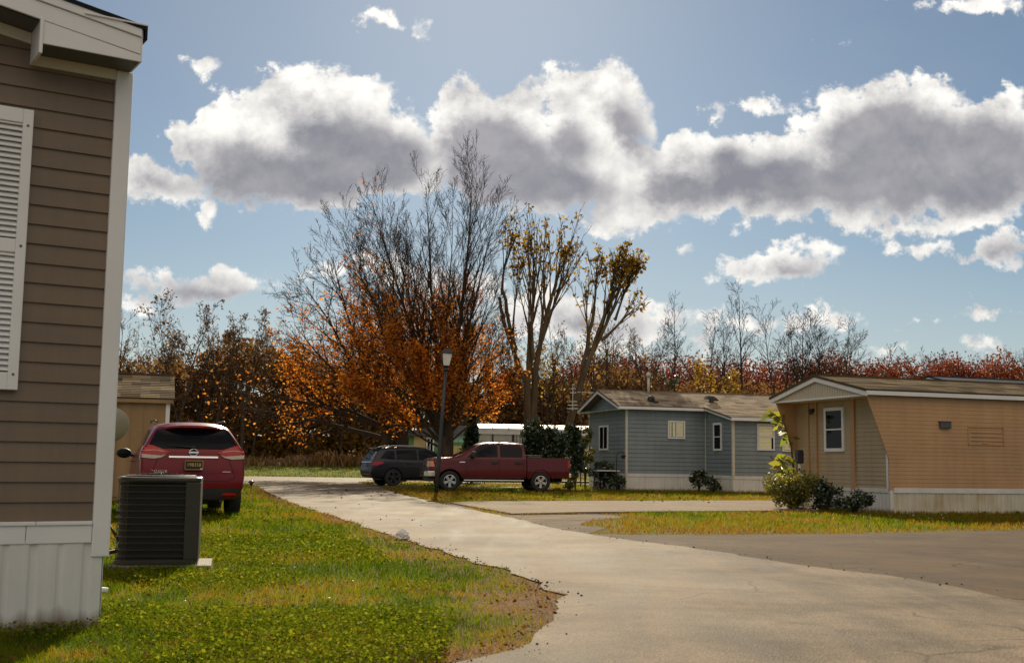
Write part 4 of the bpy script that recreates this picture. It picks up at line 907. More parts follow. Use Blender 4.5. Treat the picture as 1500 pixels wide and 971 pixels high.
for sg in (1, -1):
    pb = [(.30*sg, 1.045), (.45*sg, 1.075), (.66*sg, 1.13), (.80*sg, 1.14), (.93*sg, 1.06), (.93*sg, .92), (.64*sg, .915), (.46*sg, .935)]
    m = MB(); panel(tr_, [(.40*sg, 1.145), (.52*sg, 1.20), (.70*sg, 1.265), (.84*sg, 1.28), (.875*sg, 1.20), (.875*sg, 1.12), (.55*sg, 1.095)], 'B', .016, .04, 0, m)
    if sg < 0: m.f = [f[::-1] for f in m.f]
    panel(tr_, [(-2.14, 1.02), (-2.04, 1.03), (-1.74, 1.17), (-1.70, 1.24), (-1.92, 1.27), (-2.13, 1.25)], 'L' if sg > 0 else 'R', .012, .04, 0, m)
    tl = m.build('tail_light', 'red_lens', RC, smooth=True, merge=True)
    m = MB(); panel(tr_, [(.46*sg, 1.115), (.55*sg, 1.09), (.87*sg, 1.115), (.87*sg, 1.05), (.66*sg, 1.035), (.54*sg, 1.06)], 'B', .018, .04, 0, m); m.build('reverse_lens', 'clear_lens', tl, smooth=True, merge=True)
    m = MB()
    for q in stroke([(.50*sg, 1.16), (.68*sg, 1.185), (.86*sg, 1.17)], .010): panel(tr_, q, 'B', .021, .05, 0, m)
    m.build('light_strip', 'clear_lens', tl)
    m = MB(); panel(tr_, [(.50*sg, .41), (.76*sg, .415), (.75*sg, .455), (.52*sg, .45)], 'B', .018, .05, 0, m); m.build('reflector', 'red_lens', RC)
m = MB(); panel(tr_, [(-.78, .34), (.78, .34), (.86, .53), (.70, .55), (.60, .53), (-.60, .53), (-.70, .55), (-.86, .53)], 'B', .012, .06, 0, m)
for sg, vw in ((1, 'L'), (-1, 'R')):
    panel(tr_, [(-2.2, .36), (-1.78, .33), (-1.78, .47), (-1.85, .58), (-2.22, .60)], vw, .010, .06, 0, m); panel(tr_, [(-.98, .28), (.95, .28), (.95, .44), (-.98, .44)], vw, .010, .08, 0, m)
m.build('bumper', 'plastic', RC, smooth=True, merge=True)
m = MB()
for q in stroke([(-.60, 1.20), (-.62, 1.0), (-.72, .72), (-.60, .66), (.60, .66), (.72, .72), (.62, 1.0), (.60, 1.20)], .009): panel(tr_, q, 'B', .004, .05, 0, m)
m.build('panel_gap', 'void', RC, merge=True)
for sg, vw in ((1, 'L'), (-1, 'R')):
    for pts in ([(-.95, .40), (-.95, .9), (-1.15, 1.05)], [(.05, .32), (.05, 1.0)], [(1.0, .32), (1.02, .98)]):
        m = MB()
        for q in stroke(pts, .010): panel(tr_, q, vw, .004, .06, 0, m)
        m.build('panel_gap', 'void', RC, merge=True)
m = MB(); panel(tr_, [(-.42, 1.055), (.42, 1.055), (.42, 1.085), (-.42, 1.085)], 'B', .022, .05, 0, m); m.build('trim_strip', 'chrome', RC, smooth=True, merge=True)
m = MB(); panel(tr_, [(-.46, .80), (.46, .80), (.54, .90), (.47, 1.045), (-.47, 1.045), (-.54, .90)], 'B', .004, .05, 0, m); m.build('plate_recess', 'red_paint', RC, smooth=True, merge=True)
PZ = .145
m = MB(); m.box(-2.300, -2.20, -.155, .155, .705+PZ, .865+PZ); pl = m.build('licence_plate', 'plate_black', RC, bevel=.004)
m = MB()
for a in ((-.155, .155, .705, .712), (-.155, .155, .858, .865), (-.155, -.148, .712, .858), (.148, .155, .712, .858)): m.box(-2.304, -2.299, a[0], a[1], a[2]+PZ, a[3]+PZ)
m.build('plate_border', 'plate_gold', pl)
Xt = Matrix(((0, 0, -1, -2.301), (-1, 0, 0, 0), (0, 1, 0, .79+PZ), (0, 0, 0, 1)))
text_mesh('plate_number', '198358', .085, 'plate_gold', pl, Xt, .002, .92, 1.05)
m = MB(); m.box(-2.304, -2.299, -.145, -.105, .716+PZ, .733+PZ); m.build('plate_sticker', 'white_paper', pl)
h = tr_.ray_cast(Vector((-5, 0, 1.15)), Vector((1, 0, 0)))[0]; ex = h.x-.012
ring = [(ex-.006, .072*math.cos(a), 1.15+.060*math.sin(a)) for a in [2*math.pi*i/28 for i in range(29)]]
m = MB(); m.tube(ring, .010, 8, cap=False); em = m.build('emblem', 'chrome', RC, smooth=True)
m = MB(); m.box(ex-.020, ex+.004, -.085, .085, 1.135, 1.165); m.build('emblem_bar', 'chrome', em, bevel=.004)
m = MB(); panel(tr_, [(.06*math.cos(a), 1.15+.05*math.sin(a)) for a in [2*math.pi*i/20 for i in range(20)]], 'B', .012, .03, 0, m); m.build('emblem_disc', 'plastic', em)
h = tr_.ray_cast(Vector((-5, .62, .82)), Vector((1, 0, 0)))[0]
text_mesh('model_lettering', 'ROGUE', .062, 'chrome', RC, Matrix.Translation((h.x-.014, .58, .82)) @ Matrix.Rotation(RAD(-8), 4, 'Z') @ Matrix(((0, 0, -1, 0), (-1, 0, 0, 0), (0, 1, 0, 0), (0, 0, 0, 1))), .004, 1.2, 1.2)
h = tr_.ray_cast(Vector((-5, -.58, .82)), Vector((1, 0, 0)))[0]
m = MB(); m.box(h.x-.012, h.x+.01, -.64, -.50, .814, .826); m.build('trim_badge', 'chrome', RC)
for sg, vw in ((1, 'L'), (-1, 'R')):
    for nm, pg in (('side_window', [(-1.78, 1.25), (-1.12, 1.20), (-1.12, 1.52), (-1.45, 1.52)]), ('side_window', [(-1.07, 1.195), (.0, 1.125), (-.02, 1.56), (-.5, 1.58), (-1.07, 1.555)]), ('side_window', [(.07, 1.12), (.88, 1.09), (.42, 1.42), (.05, 1.555)])):
        m = MB(); panel(tr_, pg, vw, .008, .07, 0, m); m.build(nm, 'glass', RC, smooth=True, merge=True)
    m = MB()
    for q in stroke([(-1.84, 1.235), (-1.12, 1.18), (.0, 1.105), (.92, 1.075)], .018): panel(tr_, q, vw, .012, .08, 0, m)
    m.build('window_trim', 'chrome', RC)
    for x in (-.78, .25):
        m = MB(); hh = tr_.ray_cast(Vector((x, sg*3, .99)), Vector((0, -sg, 0)))[0]; m.bar((x-.1, hh.y+sg*.03, .99), (x+.1, hh.y+sg*.03, .99), .03, .03); m.build('door_handle', 'red_paint', RC, bevel=.01)
    mirror_part(RC, .72, sg*.90, 1.14, 'plastic', s=1.15)
m = MB(); panel(tr_, [(-.62, 1.13), (.62, 1.13), (.53, 1.56), (-.53, 1.56)], 'F', .008, .08, 0, m); m.build('windscreen', 'glass', RC, smooth=True, merge=True)
for sg in (1, -1):
    m = MB(); m.tube([(-1.60, sg*.60, 1.695), (-1.2, sg*.615, 1.735), (-.3, sg*.62, 1.745), (.1, sg*.60, 1.715)], .014, 8); m.build('roof_rail', 'metal_dark', RC, smooth=True)
    m = MB(); panel(tr_, [(.48*sg, .70), (.80*sg, .74), (.80*sg, .84), (.50*sg, .80)], 'F', .01, .05, 0, m); m.build('headlight', 'clear_lens', RC)
m = MB(); m.tube([(-1.35, .05, 1.70), (-1.46, .05, 1.78)], .006, 6); m.prism([(-1.25, 1.70), (-1.45, 1.70), (-1.42, 1.745)], lambda p, t: (p[0], -.03+.06*t, p[1])); m.build('antenna', 'red_paint', RC)
m = MB(); m.box(-1.9, -1.5, -.3, .35, .24, .36); m.tube([(-2.18, -.5, .32), (-1.6, -.5, .32)], .035, 10); m.box(-1.2, 1.3, -.6, .6, .23, .30); m.bar((-1.37, -.72, .36), (-1.37, .72, .36), .09, .09); m.build('underbody', 'plastic', RC)
for x in (-1.37, 1.34):
    for sg in (1, -1): wheel(RC, x, sg*.80, .355, .235, 'alloy')

# ---- dark SUV
DS = thing('dark_suv', 'black three row suv parked beyond the lamp post, partly hidden by the pickup', 'car', D(612, 700, 55.5).to_2d().to_3d(), RAD(24))
fs = [fr((-2.44, -2.52, -2.44, -2.10), (.42, .72, 1.12, 1.66), (.74, .86, .82, .60), .02),
      fr((-2.46, -2.57, -2.48, -2.12), (.38, .70, 1.12, 1.68), (.80, .92, .88, .64), .025),
      fr((-2.25, -2.33, -2.28, -1.95), (.34, .68, 1.13, 1.72), (.86, .955, .93, .68), .03),
      fr((-1.6, -1.6, -1.6, -1.5), (.32, .66, 1.13, 1.75), (.88, .96, .94, .70), .03),
      fr((-.6, -.6, -.6, -.6), (.30, .66, 1.12, 1.765), (.88, .96, .94, .71), .03),
      fr((.25, .25, .25, .10), (.30, .66, 1.11, 1.755), (.88, .96, .94, .70), .03),
      fr((1.05, 1.05, 1.10, .40), (.30, .66, 1.11, 1.70), (.88, .96, .93, .67), .03),
      fr((1.40, 1.40, 1.42, 1.38), (.30, .66, 1.12, 1.17), (.88, .96, .91, .74), .03),
      fr((1.95, 1.95, 1.95, 1.95), (.30, .66, 1.06, 1.12), (.87, .955, .90, .72), .03),
      fr((2.40, 2.42, 2.36, 2.36), (.32, .62, .98, 1.03), (.82, .90, .86, .66), .03),
      fr((2.50, 2.54, 2.46, 2.46), (.36, .60, .92, .96), (.70, .78, .74, .56), .02)]
body, tr_ = finish_body(loft(fs), 'body', 'black_paint', DS, [(-1.50, .39, .44), (1.54, .39, .44)])
m = MB(); panel(tr_, [(-.62, 1.20), (.62, 1.20), (.55, 1.60), (-.55, 1.60)], 'B', .008, .08, 0, m); m.build('rear_window', 'glass', DS, smooth=True, merge=True)
m = MB(); panel(tr_, [(-.66, 1.12), (.66, 1.12), (.57, 1.62), (-.57, 1.62)], 'F', .008, .08, 0, m); m.build('windscreen', 'glass', DS, smooth=True, merge=True)
for sg, vw in ((1, 'L'), (-1, 'R')):
    for pg in ([(-2.12, 1.24), (-1.42, 1.20), (-1.42, 1.60), (-1.80, 1.59)], [(-1.34, 1.20), (-.36, 1.18), (-.36, 1.65), (-1.34, 1.63)], [(-.28, 1.18), (1.02, 1.16), (.58, 1.48), (.15, 1.64), (-.28, 1.65)]):
        m = MB(); panel(tr_, pg, vw, .008, .08, 0, m); m.build('side_window', 'glass', DS, smooth=True, merge=True)
    for pts in ([(-1.05, .42), (-1.05, .9), (-1.38, 1.15)], [(-.32, .36), (-.32, 1.14)], [(1.0, .36), (1.05, 1.12)]):
        m = MB()
        for q in stroke(pts, .010): panel(tr_, q, vw, .004, .06, 0, m)
        m.build('panel_gap', 'void', DS, merge=True)
    m = MB(); panel(tr_, [(-2.52, .93), (-2.26, .93), (-1.98, 1.03), (-2.0, 1.09), (-2.46, 1.11)], vw, .012, .05, 0, m); panel(tr_, [(.80*sg, .93), (.90*sg, .93), (.90*sg, 1.07), (.80*sg, 1.07)], 'B', .012, .05, 0, m); m.build('tail_light', 'red_lens', DS, smooth=True, merge=True)
    for x in (-.75, .30):
        m = MB(); hh = tr_.ray_cast(Vector((x, sg*3, 1.03)), Vector((0, -sg, 0)))[0]; m.bar((x-.12, hh.y+sg*.03, 1.03), (x+.12, hh.y+sg*.03, 1.03), .03, .035); m.build('door_handle', 'black_paint', DS, bevel=.01)
    mirror_part(DS, .80, sg*.93, 1.20, 'black_paint', s=1.2)
    m = MB(); m.tube([(-1.75, sg*.66, 1.77), (-1.5, sg*.68, 1.825), (.0, sg*.68, 1.83), (.3, sg*.66, 1.775)], .02, 8); m.build('roof_rail', 'alloy', DS, smooth=True)
    m = MB(); panel(tr_, [(.45*sg, .82), (.82*sg, .84), (.82*sg, .96), (.47*sg, .93)], 'F', .01, .05, 0, m); m.build('headlight', 'clear_lens', DS)
m = MB(); panel(tr_, [(-.80, 1.055), (.80, 1.055), (.80, 1.085), (-.80, 1.085)], 'B', .016, .06, 0, m); panel(tr_, [(-.55, .52), (.55, .52), (.55, .545), (-.55, .545)], 'B', .02, .06, 0, m); m.build('trim_strip', 'chrome', DS, smooth=True, merge=True)
m = MB(); panel(tr_, [(-.155, .86), (.155, .86), (.155, 1.01), (-.155, 1.01)], 'B', .02, .06, 0, m); m.build('licence_plate', 'plate_black', DS)
m = MB(); panel(tr_, [(-.75, .40), (.75, .40), (.82, .60), (-.82, .60)], 'B', .012, .06, 0, m); m.build('bumper', 'plastic', DS, smooth=True, merge=True)
m = MB(); m.prism([(-2.2, 1.735), (-1.95, 1.76), (-1.95, 1.73), (-2.22, 1.69)], lambda p, t: (p[0], -.62+1.24*t, p[1])); m.build('spoiler', 'black_paint', DS, bevel=.01)
m = MB(); m.box(-2.0, 2.0, -.6, .6, .27, .36); m.bar((-1.5, -.75, .39), (-1.5, .75, .39), .1, .1); m.build('underbody', 'plastic', DS)
for x in (-1.50, 1.54):
    for sg in (1, -1): wheel(DS, x, sg*.84, .39, .25, 'dark_alloy', 5, .68)

# ---- maroon crew cab pickup, nose to the left
PK = thing('pickup_truck', 'maroon crew cab pickup truck parked side on in front of the black suv', 'truck', (-.62, 46.7, 0), RAD(180+11))
fs = [fr((-1.08, -1.08, -1.08, -1.00), (.50, .78, 1.26, 1.80), (.90, .96, .93, .68), .02),
      fr((-1.10, -1.10, -1.10, -1.03), (.46, .78, 1.27, 1.82), (.94, .99, .965, .72), .025),
      fr((-.98, -.98, -.98, -.90), (.45, .78, 1.27, 1.85), (.94, .995, .97, .74), .03),
      fr((-.1, -.1, -.1, -.1), (.44, .78, 1.27, 1.87), (.94, .995, .97, .75), .035),
      fr((.55, .55, .55, .45), (.44, .78, 1.26, 1.865), (.94, .995, .97, .74), .035),
      fr((1.25, 1.25, 1.30, .72), (.44, .78, 1.25, 1.82), (.94, .995, .96, .71), .03),
      fr((1.52, 1.52, 1.60, 1.55), (.44, .78, 1.245, 1.31), (.94, .995, .94, .80), .035),
      fr((2.1, 2.1, 2.1, 2.1), (.44, .78, 1.215, 1.285), (.93, .99, .93, .80), .04),
      fr((2.62, 2.64, 2.62, 2.60), (.46, .76, 1.17, 1.235), (.90, .95, .92, .80), .035),
      fr((2.70, 2.74, 2.72, 2.68), (.50, .74, 1.14, 1.20), (.86, .90, .87, .75), .03)]
body, tr_ = finish_body(loft(fs), 'body', 'maroon_paint', PK, [(1.88, .385, .47)])
# bed: open box with an inner wall
bedx0, bedx1 = -2.78, -1.115
m = MB()
bw, bh0, bh1 = .985, .52, 1.29
prof = [(-bw+.05, bh0), (-bw-.005, .78), (-bw+.02, 1.10), (-bw+.035, bh1), (-bw+.13, bh1), (-bw+.13, .72), (bw-.13, .72), (bw-.13, bh1), (bw-.035, bh1), (bw-.02, 1.10), (bw+.005, .78), (bw-.05, bh0)]
m.prism(prof, lambda p, t: (bedx0+(bedx1-bedx0)*t, p[0], p[1]))
bd = m.build('bed', 'maroon_paint', PK); bmx = bmesh.new(); bmx.from_mesh(bd.data); bmesh.ops.recalc_face_normals(bmx, faces=bmx.faces); bmesh.ops.triangulate(bmx, faces=[f for f in bmx.faces if len(f.verts) > 4]); bmx.to_mesh(bd.data); bmx.free()
for sg in (-1, 1):
    b = MB(); b.lathe([(.47, -.30), (.47, .5)], 40, Matrix.Translation((-1.65, sg*.90, .385)) @ Matrix.Rotation(RAD(-90*sg), 4, 'X')); c_ = b.build('cut', 'void'); bmx = bmesh.new(); bmx.from_mesh(c_.data); bmesh.ops.recalc_face_normals(bmx, faces=bmx.faces); bmx.to_mesh(c_.data); bmx.free()
    bo_ = bd.modifiers.new('b', 'BOOLEAN'); bo_.object = c_; bo_.operation = 'DIFFERENCE'; bo_.solver = 'EXACT'; bo_.material_mode = 'TRANSFER'
    dg = bpy.context.evaluated_depsgraph_get(); me3 = bpy.data.meshes.new_from_object(bd.evaluated_get(dg)); bd.modifiers.clear(); bd.data = me3; bpy.data.objects.remove(c_)
bb = bd.modifiers.new('bevel', 'BEVEL'); bb.width = .02; bb.segments = 2; bb.limit_method = 'ANGLE'; bb.angle_limit = RAD(50)
m = MB(); m.box(bedx0-.02, bedx0+.06, -.86, .86, .60, 1.285); m.build('tailgate', 'maroon_paint', PK, bevel=.02)
m = MB()
for sg in (-1, 1): m.box(bedx0, bedx1, sg*.85, sg*.955, 1.291, 1.312)
m.build('bed_rail', 'plastic', bd, bevel=.006)
m = MB(); m.box(-1.72, -1.18, -.78, .78, 1.14, 1.385); m.box(-1.74, -1.16, -.80, .80, 1.385, 1.41); m.build('tool_box', 'metal_grey', PK, bevel=.01)
for sg, vw in ((1, 'L'), (-1, 'R')):
    m = MB(); m.box(bedx0-.025, bedx0+.08, sg*.87, sg*.985, .92, 1.20); m.build('tail_light', 'red_lens', PK, bevel=.012)
    m = MB(); panel(tr_, [(-.93, 1.31), (-.06, 1.31), (-.06, 1.77), (-.82, 1.76), (-.93, 1.68)], vw, .008, .07, 0, m); m.build('side_window', 'glass', PK, smooth=True, merge=True)
    m = MB(); panel(tr_, [(.04, 1.31), (1.22, 1.29), (.74, 1.72), (.60, 1.77), (.04, 1.78)], vw, .008, .07, 0, m); m.build('side_window', 'glass', PK, smooth=True, merge=True)
    for pts in ([(-.02, .50), (-.02, 1.27)], [(1.25, .50), (1.28, 1.25)], [(-.95, .52), (-.99, 1.28)]):
        m = MB()
        for q in stroke(pts, .012): panel(tr_, q, vw, .004, .06, 0, m)
        m.build('panel_gap', 'void', PK, merge=True)
    for x in (-.76, .16):
        m = MB(); hh = tr_.ray_cast(Vector((x, sg*3, 1.10)), Vector((0, -sg, 0)))[0]; m.box(x-.12, x+.12, hh.y-.004, hh.y+sg*.035, 1.05, 1.15); m.build('door_handle', 'plastic', PK, bevel=.012)
    m = MB(); hh = tr_.ray_cast(Vector((1.42, sg*3, 1.10)), Vector((0, -sg, 0)))[0]; m.box(1.30, 1.52, hh.y-.02, hh.y+sg*.012, 1.085, 1.125); m.build('fender_badge', 'chrome', PK, bevel=.004)
    m = MB(); m.box(-.98, 1.35, sg*.93, sg*1.04, .40, .445); m.build('running_board', 'chrome', PK, bevel=.012)
    m = MB(); m.box(-.98, 1.35, sg*.80, sg*.93, .36, .47); m.build('sill', 'plastic', PK)
    mo = MB(); mo.box(.93, 1.08, sg*1.00, sg*1.24, 1.30, 1.50); mo.bar((1.05, sg*.92, 1.30), (1.02, sg*1.06, 1.34), .07, .07); mo = mo.build('mirror', 'plastic', PK, bevel=.03)
    m = MB(); m.box(.94, 1.08, sg*1.01, sg*1.23, 1.502, 1.512); m.build('mirror_cap', 'chrome', mo)
    m = MB(); panel(tr_, [(2.46, .92), (2.70, .92), (2.70, 1.13), (2.52, 1.13)], vw, .012, .04, 1, m); panel(tr_, [(.50*sg, .91), (.87*sg, .91), (.87*sg, 1.12), (.50*sg, 1.10)], 'F', .014, .05, 0, m); m.build('headlight', ['clear_lens', 'amber_lens'], PK, smooth=True, merge=True)
    # arch lips
    m = MB(); 
    for xw, tt in ((1.88, True),):
        arc = [(xw+.49*math.cos(a), .385+.49*math.sin(a)) for a in [math.pi*(.02+.96*i/16) for i in range(17)]]
        for q in stroke(arc, .05): panel(tr_, q, vw, .012, .06, 0, m)
    m.build('arch_lip', 'maroon_paint', PK, smooth=True); m = MB(); arc = [(-1.65+.485*math.cos(a), sg*.992, .385+.485*math.sin(a)) for a in [math.pi*(.05+.90*i/16) for i in range(17)]]; m.tube(arc, .022, 6)
    m.build('arch_lip', 'maroon_paint', PK, smooth=True)
m = MB(); panel(tr_, [(-.70, 1.30), (.70, 1.30), (.60, 1.77), (-.60, 1.77)], 'F', .008, .08, 0, m); m.build('windscreen', 'glass', PK, smooth=True, merge=True)
m = MB(); panel(tr_, [(-.62, 1.34), (.62, 1.34), (.58, 1.72), (-.58, 1.72)], 'B', .008, .08, 0, m); m.build('rear_window', 'glass', PK, smooth=True, merge=True)
m = MB(); panel(tr_, [(-.46, .80), (.46, .80), (.46, 1.07), (-.46, 1.07)], 'F', .012, .06, 0, m); gr = m.build('grille', 'plastic', PK, smooth=True, merge=True)
m = MB()
for q in stroke([(-.46, .80), (.46, .80), (.46, 1.07), (-.46, 1.07), (-.46, .80)], .035)+stroke([(-.46, .935), (.46, .935)], .03): panel(tr_, q, 'F', .022, .06, 0, m)
m.build('grille_bar', 'chrome', gr)
m = MB(); m.ball((2.76, 0, .945), (.02, .11, .045)); m.build('grille_badge', 'metal_dark', gr, smooth=True)
m = MB(); m.prism([(-.96, 2.46), (-.93, 2.72), (-.70, 2.84), (.70, 2.84), (.93, 2.72), (.96, 2.46), (.86, 2.46), (.66, 2.70), (-.66, 2.70), (-.86, 2.46)], lambda p, t: (p[1], p[0], .55+.20*t)); m.build('bumper', 'chrome', PK, bevel=.02)
m = MB(); m.box(2.40, 2.70, -.80, .80, .36, .56); m.build('valance', 'plastic', PK, bevel=.03)
m = MB(); m.prism([(-.94, -2.70), (-.94, -2.86), (.94, -2.86), (.94, -2.70)], lambda p, t: (p[1], p[0], .55+.17*t)); m.build('bumper', 'chrome', PK, bevel=.02)
m = MB(); m.box(-2.6, 2.4, -.5, -.4, .40, .52); m.box(-2.6, 2.4, .4, .5, .40, .52); m.bar((-1.65, -.8, .385), (-1.65, .8, .385), .11, .11); m.ball((-1.65, 0, .385), .17); m.bar((1.88, -.8, .385), (1.88, .8, .385), .1, .1); m.box(-1.0, 1.5, -.5, .5, .42, .50); m.build('underbody', 'void', PK)
m = MB(); m.tube([(1.60, .86, 1.32), (1.55, .88, 1.98)], .007, 5); m.build('antenna', 'metal_dark', PK)
for x in (-1.65, 1.88):
    for sg in (1, -1): wheel(PK, x, sg*.86, .385, .27, 'alloy', 5, .62)

# ------------------------------------------------------------------ small things
AC = thing('air_conditioner', 'dark olive louvred air conditioner on a concrete pad beside the brown home', 'air conditioner', (-3.325, 11.42, .05), RAD(13))
S, Rr, Hh = .375, .11, .80
def rrect(h, r, n=8, rs=None):
    out = []
    rs = rs or (r, r, r, r)
    for (cx_, cy_, a0), r_ in zip(((1, 1, 0), (-1, 1, 90), (-1, -1, 180), (1, -1, 270)), rs):
        for i in range(n+1):
            a = RAD(a0+90*i/n); out.append((cx_*(h-r_)+r_*math.cos(a), cy_*(h-r_)+r_*math.sin(a)))
    return out
m = MB(); m.prism(rrect(S-.03, .09), lambda p, t: (p[0], p[1], .04+.74*t)); m.build('coil', 'ac_void', AC)
m = MB(); rs = (.05, .12, .16, .05)
m.prism(rrect(S, .1, 8, rs), lambda p, t: (p[0], p[1], .0+.045*t)); 
mt_ = MB(); mt_.prism(rrect(S+.006, .1, 8, rs), lambda p, t: (p[0], p[1], .745+.055*t)); mt_.build('top_cap', 'ac_metal', AC, bevel=.022)
m.box(.245, S+.001, -S-.001, -S+.05, .045, .755); m.box(S-.05, S+.001, -S, -S+.14, .045, .755); m.box(-.0, .0, 0, 0, 0, 0)
m.box(S-.02, S+.003, -S+.02, S-.03, .045, .755)
m.build('cabinet', 'ac_metal', AC, bevel=.007)
m = MB(); z = .075
out_, in_ = rrect(S-.002, .1, 8, rs), rrect(S-.028, .09, 8, (.03, .09, .11, .03))
while z < .745:
    k_ = len(out_)
    for i in range(k_):
        a, b = out_[i], out_[(i+1) % k_]; c, d = in_[i], in_[(i+1) % k_]
        m.poly([(a[0], a[1], z), (b[0], b[1], z), (b[0], b[1], z+.008), (a[0], a[1], z+.008)])
        m.poly([(a[0], a[1], z+.008), (b[0], b[1], z+.008), (d[0], d[1], z+.020), (c[0], c[1], z+.020)]); m.poly([(a[0], a[1], z), (c[0], c[1], z+.006), (d[0], d[1], z+.006), (b[0], b[1], z)])
    z += .0585
for i in range(len(out_)):
    if i % 4 == 0: m.bar((out_[i][0]*.985, out_[i][1]*.985, .05), (out_[i][0]*.985, out_[i][1]*.985, .76), .006)
m.build('louvre', 'ac_metal', AC)
m = MB()
for r_ in (.05, .10, .15, .20, .25, .30): m.tube([(r_*math.cos(RAD(a)), r_*math.sin(RAD(a)), .815+.02*(1-r_/.3)) for a in range(0, 361, 15)], .004, 5, cap=False)
for a in range(0, 360, 30): m.tube([(.03*math.cos(RAD(a)), .03*math.sin(RAD(a)), .835), (.31*math.cos(RAD(a)), .31*math.sin(RAD(a)), .805)], .004, 5)
m.lathe([(.33, .798), (.33, .812), (.30, .816)], 32); m.build('fan_guard', 'ac_metal', AC)
m = MB(); m.tube([(-.36, .1, .18), (-.46, .08, .34), (-.55, .05, .22), (-.50, .0, .05), (-.62, -.05, .02), (-.9, .1, .12)], .016, 8); m.tube([(-.36, .16, .10), (-.52, .14, .06), (-.85, .2, .14)], .02, 8); m.build('hose', 'hose', AC, smooth=True)
PD = thing('concrete_pad', 'flat concrete pad under the air conditioner', 'pad', (-3.295, 11.42, 0), RAD(13))
m = MB(); m.box(-.44, .47, -.43, .43, -.03, .05); pdo = m.build('slab', 'concrete', PD, bevel=.012)

DI = thing('satellite_dish', 'grey satellite dish on a post beside the tan shed', 'satellite dish', (-6.16, 18.2, 0), 0)
m = MB(); m.tube([(0, .1, 0), (0, .1, 1.5)], .025, 10); m.build('post', 'metal_grey', DI, smooth=True)
X = Matrix.Translation((0, .0, 1.52)) @ Matrix.Rotation(RAD(28), 4, 'Z') @ Matrix.Rotation(RAD(70), 4, 'X')
X = Matrix.Translation((.02, 0, 1.50)) @ Matrix.Rotation(RAD(20), 4, 'Z') @ Matrix.Rotation(RAD(-62), 4, 'X')
m = MB(); m.lathe([(.001, 0), (.12, .012), (.22, .04), (.30, .075), (.305, .08), (.30, .083), (.22, .048), (.12, .02), (.001, .008)], 32, X, cap=False); m.build('dish', 'dish_grey', DI, smooth=True)
m = MB(); p0 = X @ Vector((0, -.29, .06)); p1 = X @ Vector((0, -.12, .42)); m.tube([p0, p1], .014, 8); m.ball(p1, .04); m.build('feed_arm', 'metal_grey', DI, smooth=True)

# lamp post, leaning to the right
LP = thing('lamp_post', 'dark leaning lamp post with a lantern at the grass corner in front of the pickup', 'street lamp', (-2.53, 41.19, 0), rot=(0, RAD(3.3), RAD(8)))
m = MB(); m.tube([(0, 0, -.1), (0, 0, 1.0), (0, 0, 2.5), (0, 0, 4.28)], [.072, .070, .060, .050], 14); m.tube([(0, 0, 4.24), (0, 0, 4.30), (0, 0, 4.36)], [.075, .10, .055], 14); m.build('post', 'metal_dark', LP, smooth=True)
def frust(m, z0, a0, z1, a1, mi=0):
    b = [(-a0, -a0, z0), (a0, -a0, z0), (a0, a0, z0), (-a0, a0, z0)]; t = [(-a1, -a1, z1), (a1, -a1, z1), (a1, a1, z1), (-a1, a1, z1)]
    for i in range(4): m.poly([b[i], b[(i+1) % 4], t[(i+1) % 4], t[i]], mi)
    m.poly(b[::-1], mi); m.poly(t, mi)
m = MB()
for sx_ in (-1, 1):
    for sy_ in (-1, 1): m.bar((sx_*.115, sy_*.115, 4.42), (sx_*.185, sy_*.185, 4.84), .022)
frust(m, 4.36, .07, 4.42, .13); frust(m, 4.84, .21, 4.87, .215); frust(m, 4.87, .20, 5.0, .10); frust(m, 5.0, .10, 5.03, .06); m.ball((0, 0, 5.06), .035)
ln = m.build('lantern', 'metal_dark', LP)
m = MB(); frust(m, 4.43, .110, 4.838, .178); m.build('lantern_glass', 'frost', ln)
PLt = thing('path_light', 'small black path light on the verge right of the red crossover', 'path light', tuple(G(367.5, 722)), 0)
m = MB(); m.tube([(0, 0, -.05), (0, 0, .26)], .014, 8); m.build('stake', 'metal_dark', PLt)
m = MB(); m.lathe([(.03, .25), (.05, .27), (.06, .33), (.11, .34), (.10, .36), (.03, .41)], 14); m.build('lamp_head', 'metal_dark', PLt, smooth=True)
bmx = bmesh.new(); bmesh.ops.create_icosphere(bmx, subdivisions=3, radius=.09)
rn_ = random.Random(3)
for v_ in bmx.verts: v_.co = Vector((v_.co.x*(1+.5*(rn_.random()-.5)), v_.co.y*(.8+.5*(rn_.random()-.5)), max(-.03, v_.co.z*(.75+.5*rn_.random()))))
me = bpy.data.meshes.new('crumpled_litter'); bmx.to_mesh(me); bmx.free(); me.materials.append(MAT['white_paper'])
o = bpy.data.objects.new('crumpled_litter', me); C.objects.link(o); g_ = G(589, 791); o.location = (g_.x, g_.y, .05); tag(o, 'small crumpled white litter on the grass edge by the road', 'litter')
# tv antenna on a mast by the blue home
TV = thing('tv_antenna', 'tv antenna on a thin mast left of the blue home gable', 'antenna', D(851, 640, 58).to_2d().to_3d(), RAD(20))
m = MB(); m.tube([(0, 0, 0), (0, 0, 4.75)], .035, 8); m.build('mast', 'metal_dark', TV)
m = MB(); m.bar((-.2, 0, 4.60), (1.0, 0, 4.60), .035); 
for i, z_ in enumerate((3.78, 3.95, 4.12, 4.55, 4.75, 4.95)): m.bar((-.75+.05*i, 0, z_), (-.15-.04*i, 0, z_+.02), .04)
m.bar((-.45, 0, 3.7), (-.45, 0, 5.0), .03); m.build('element', 'white_metal', TV)
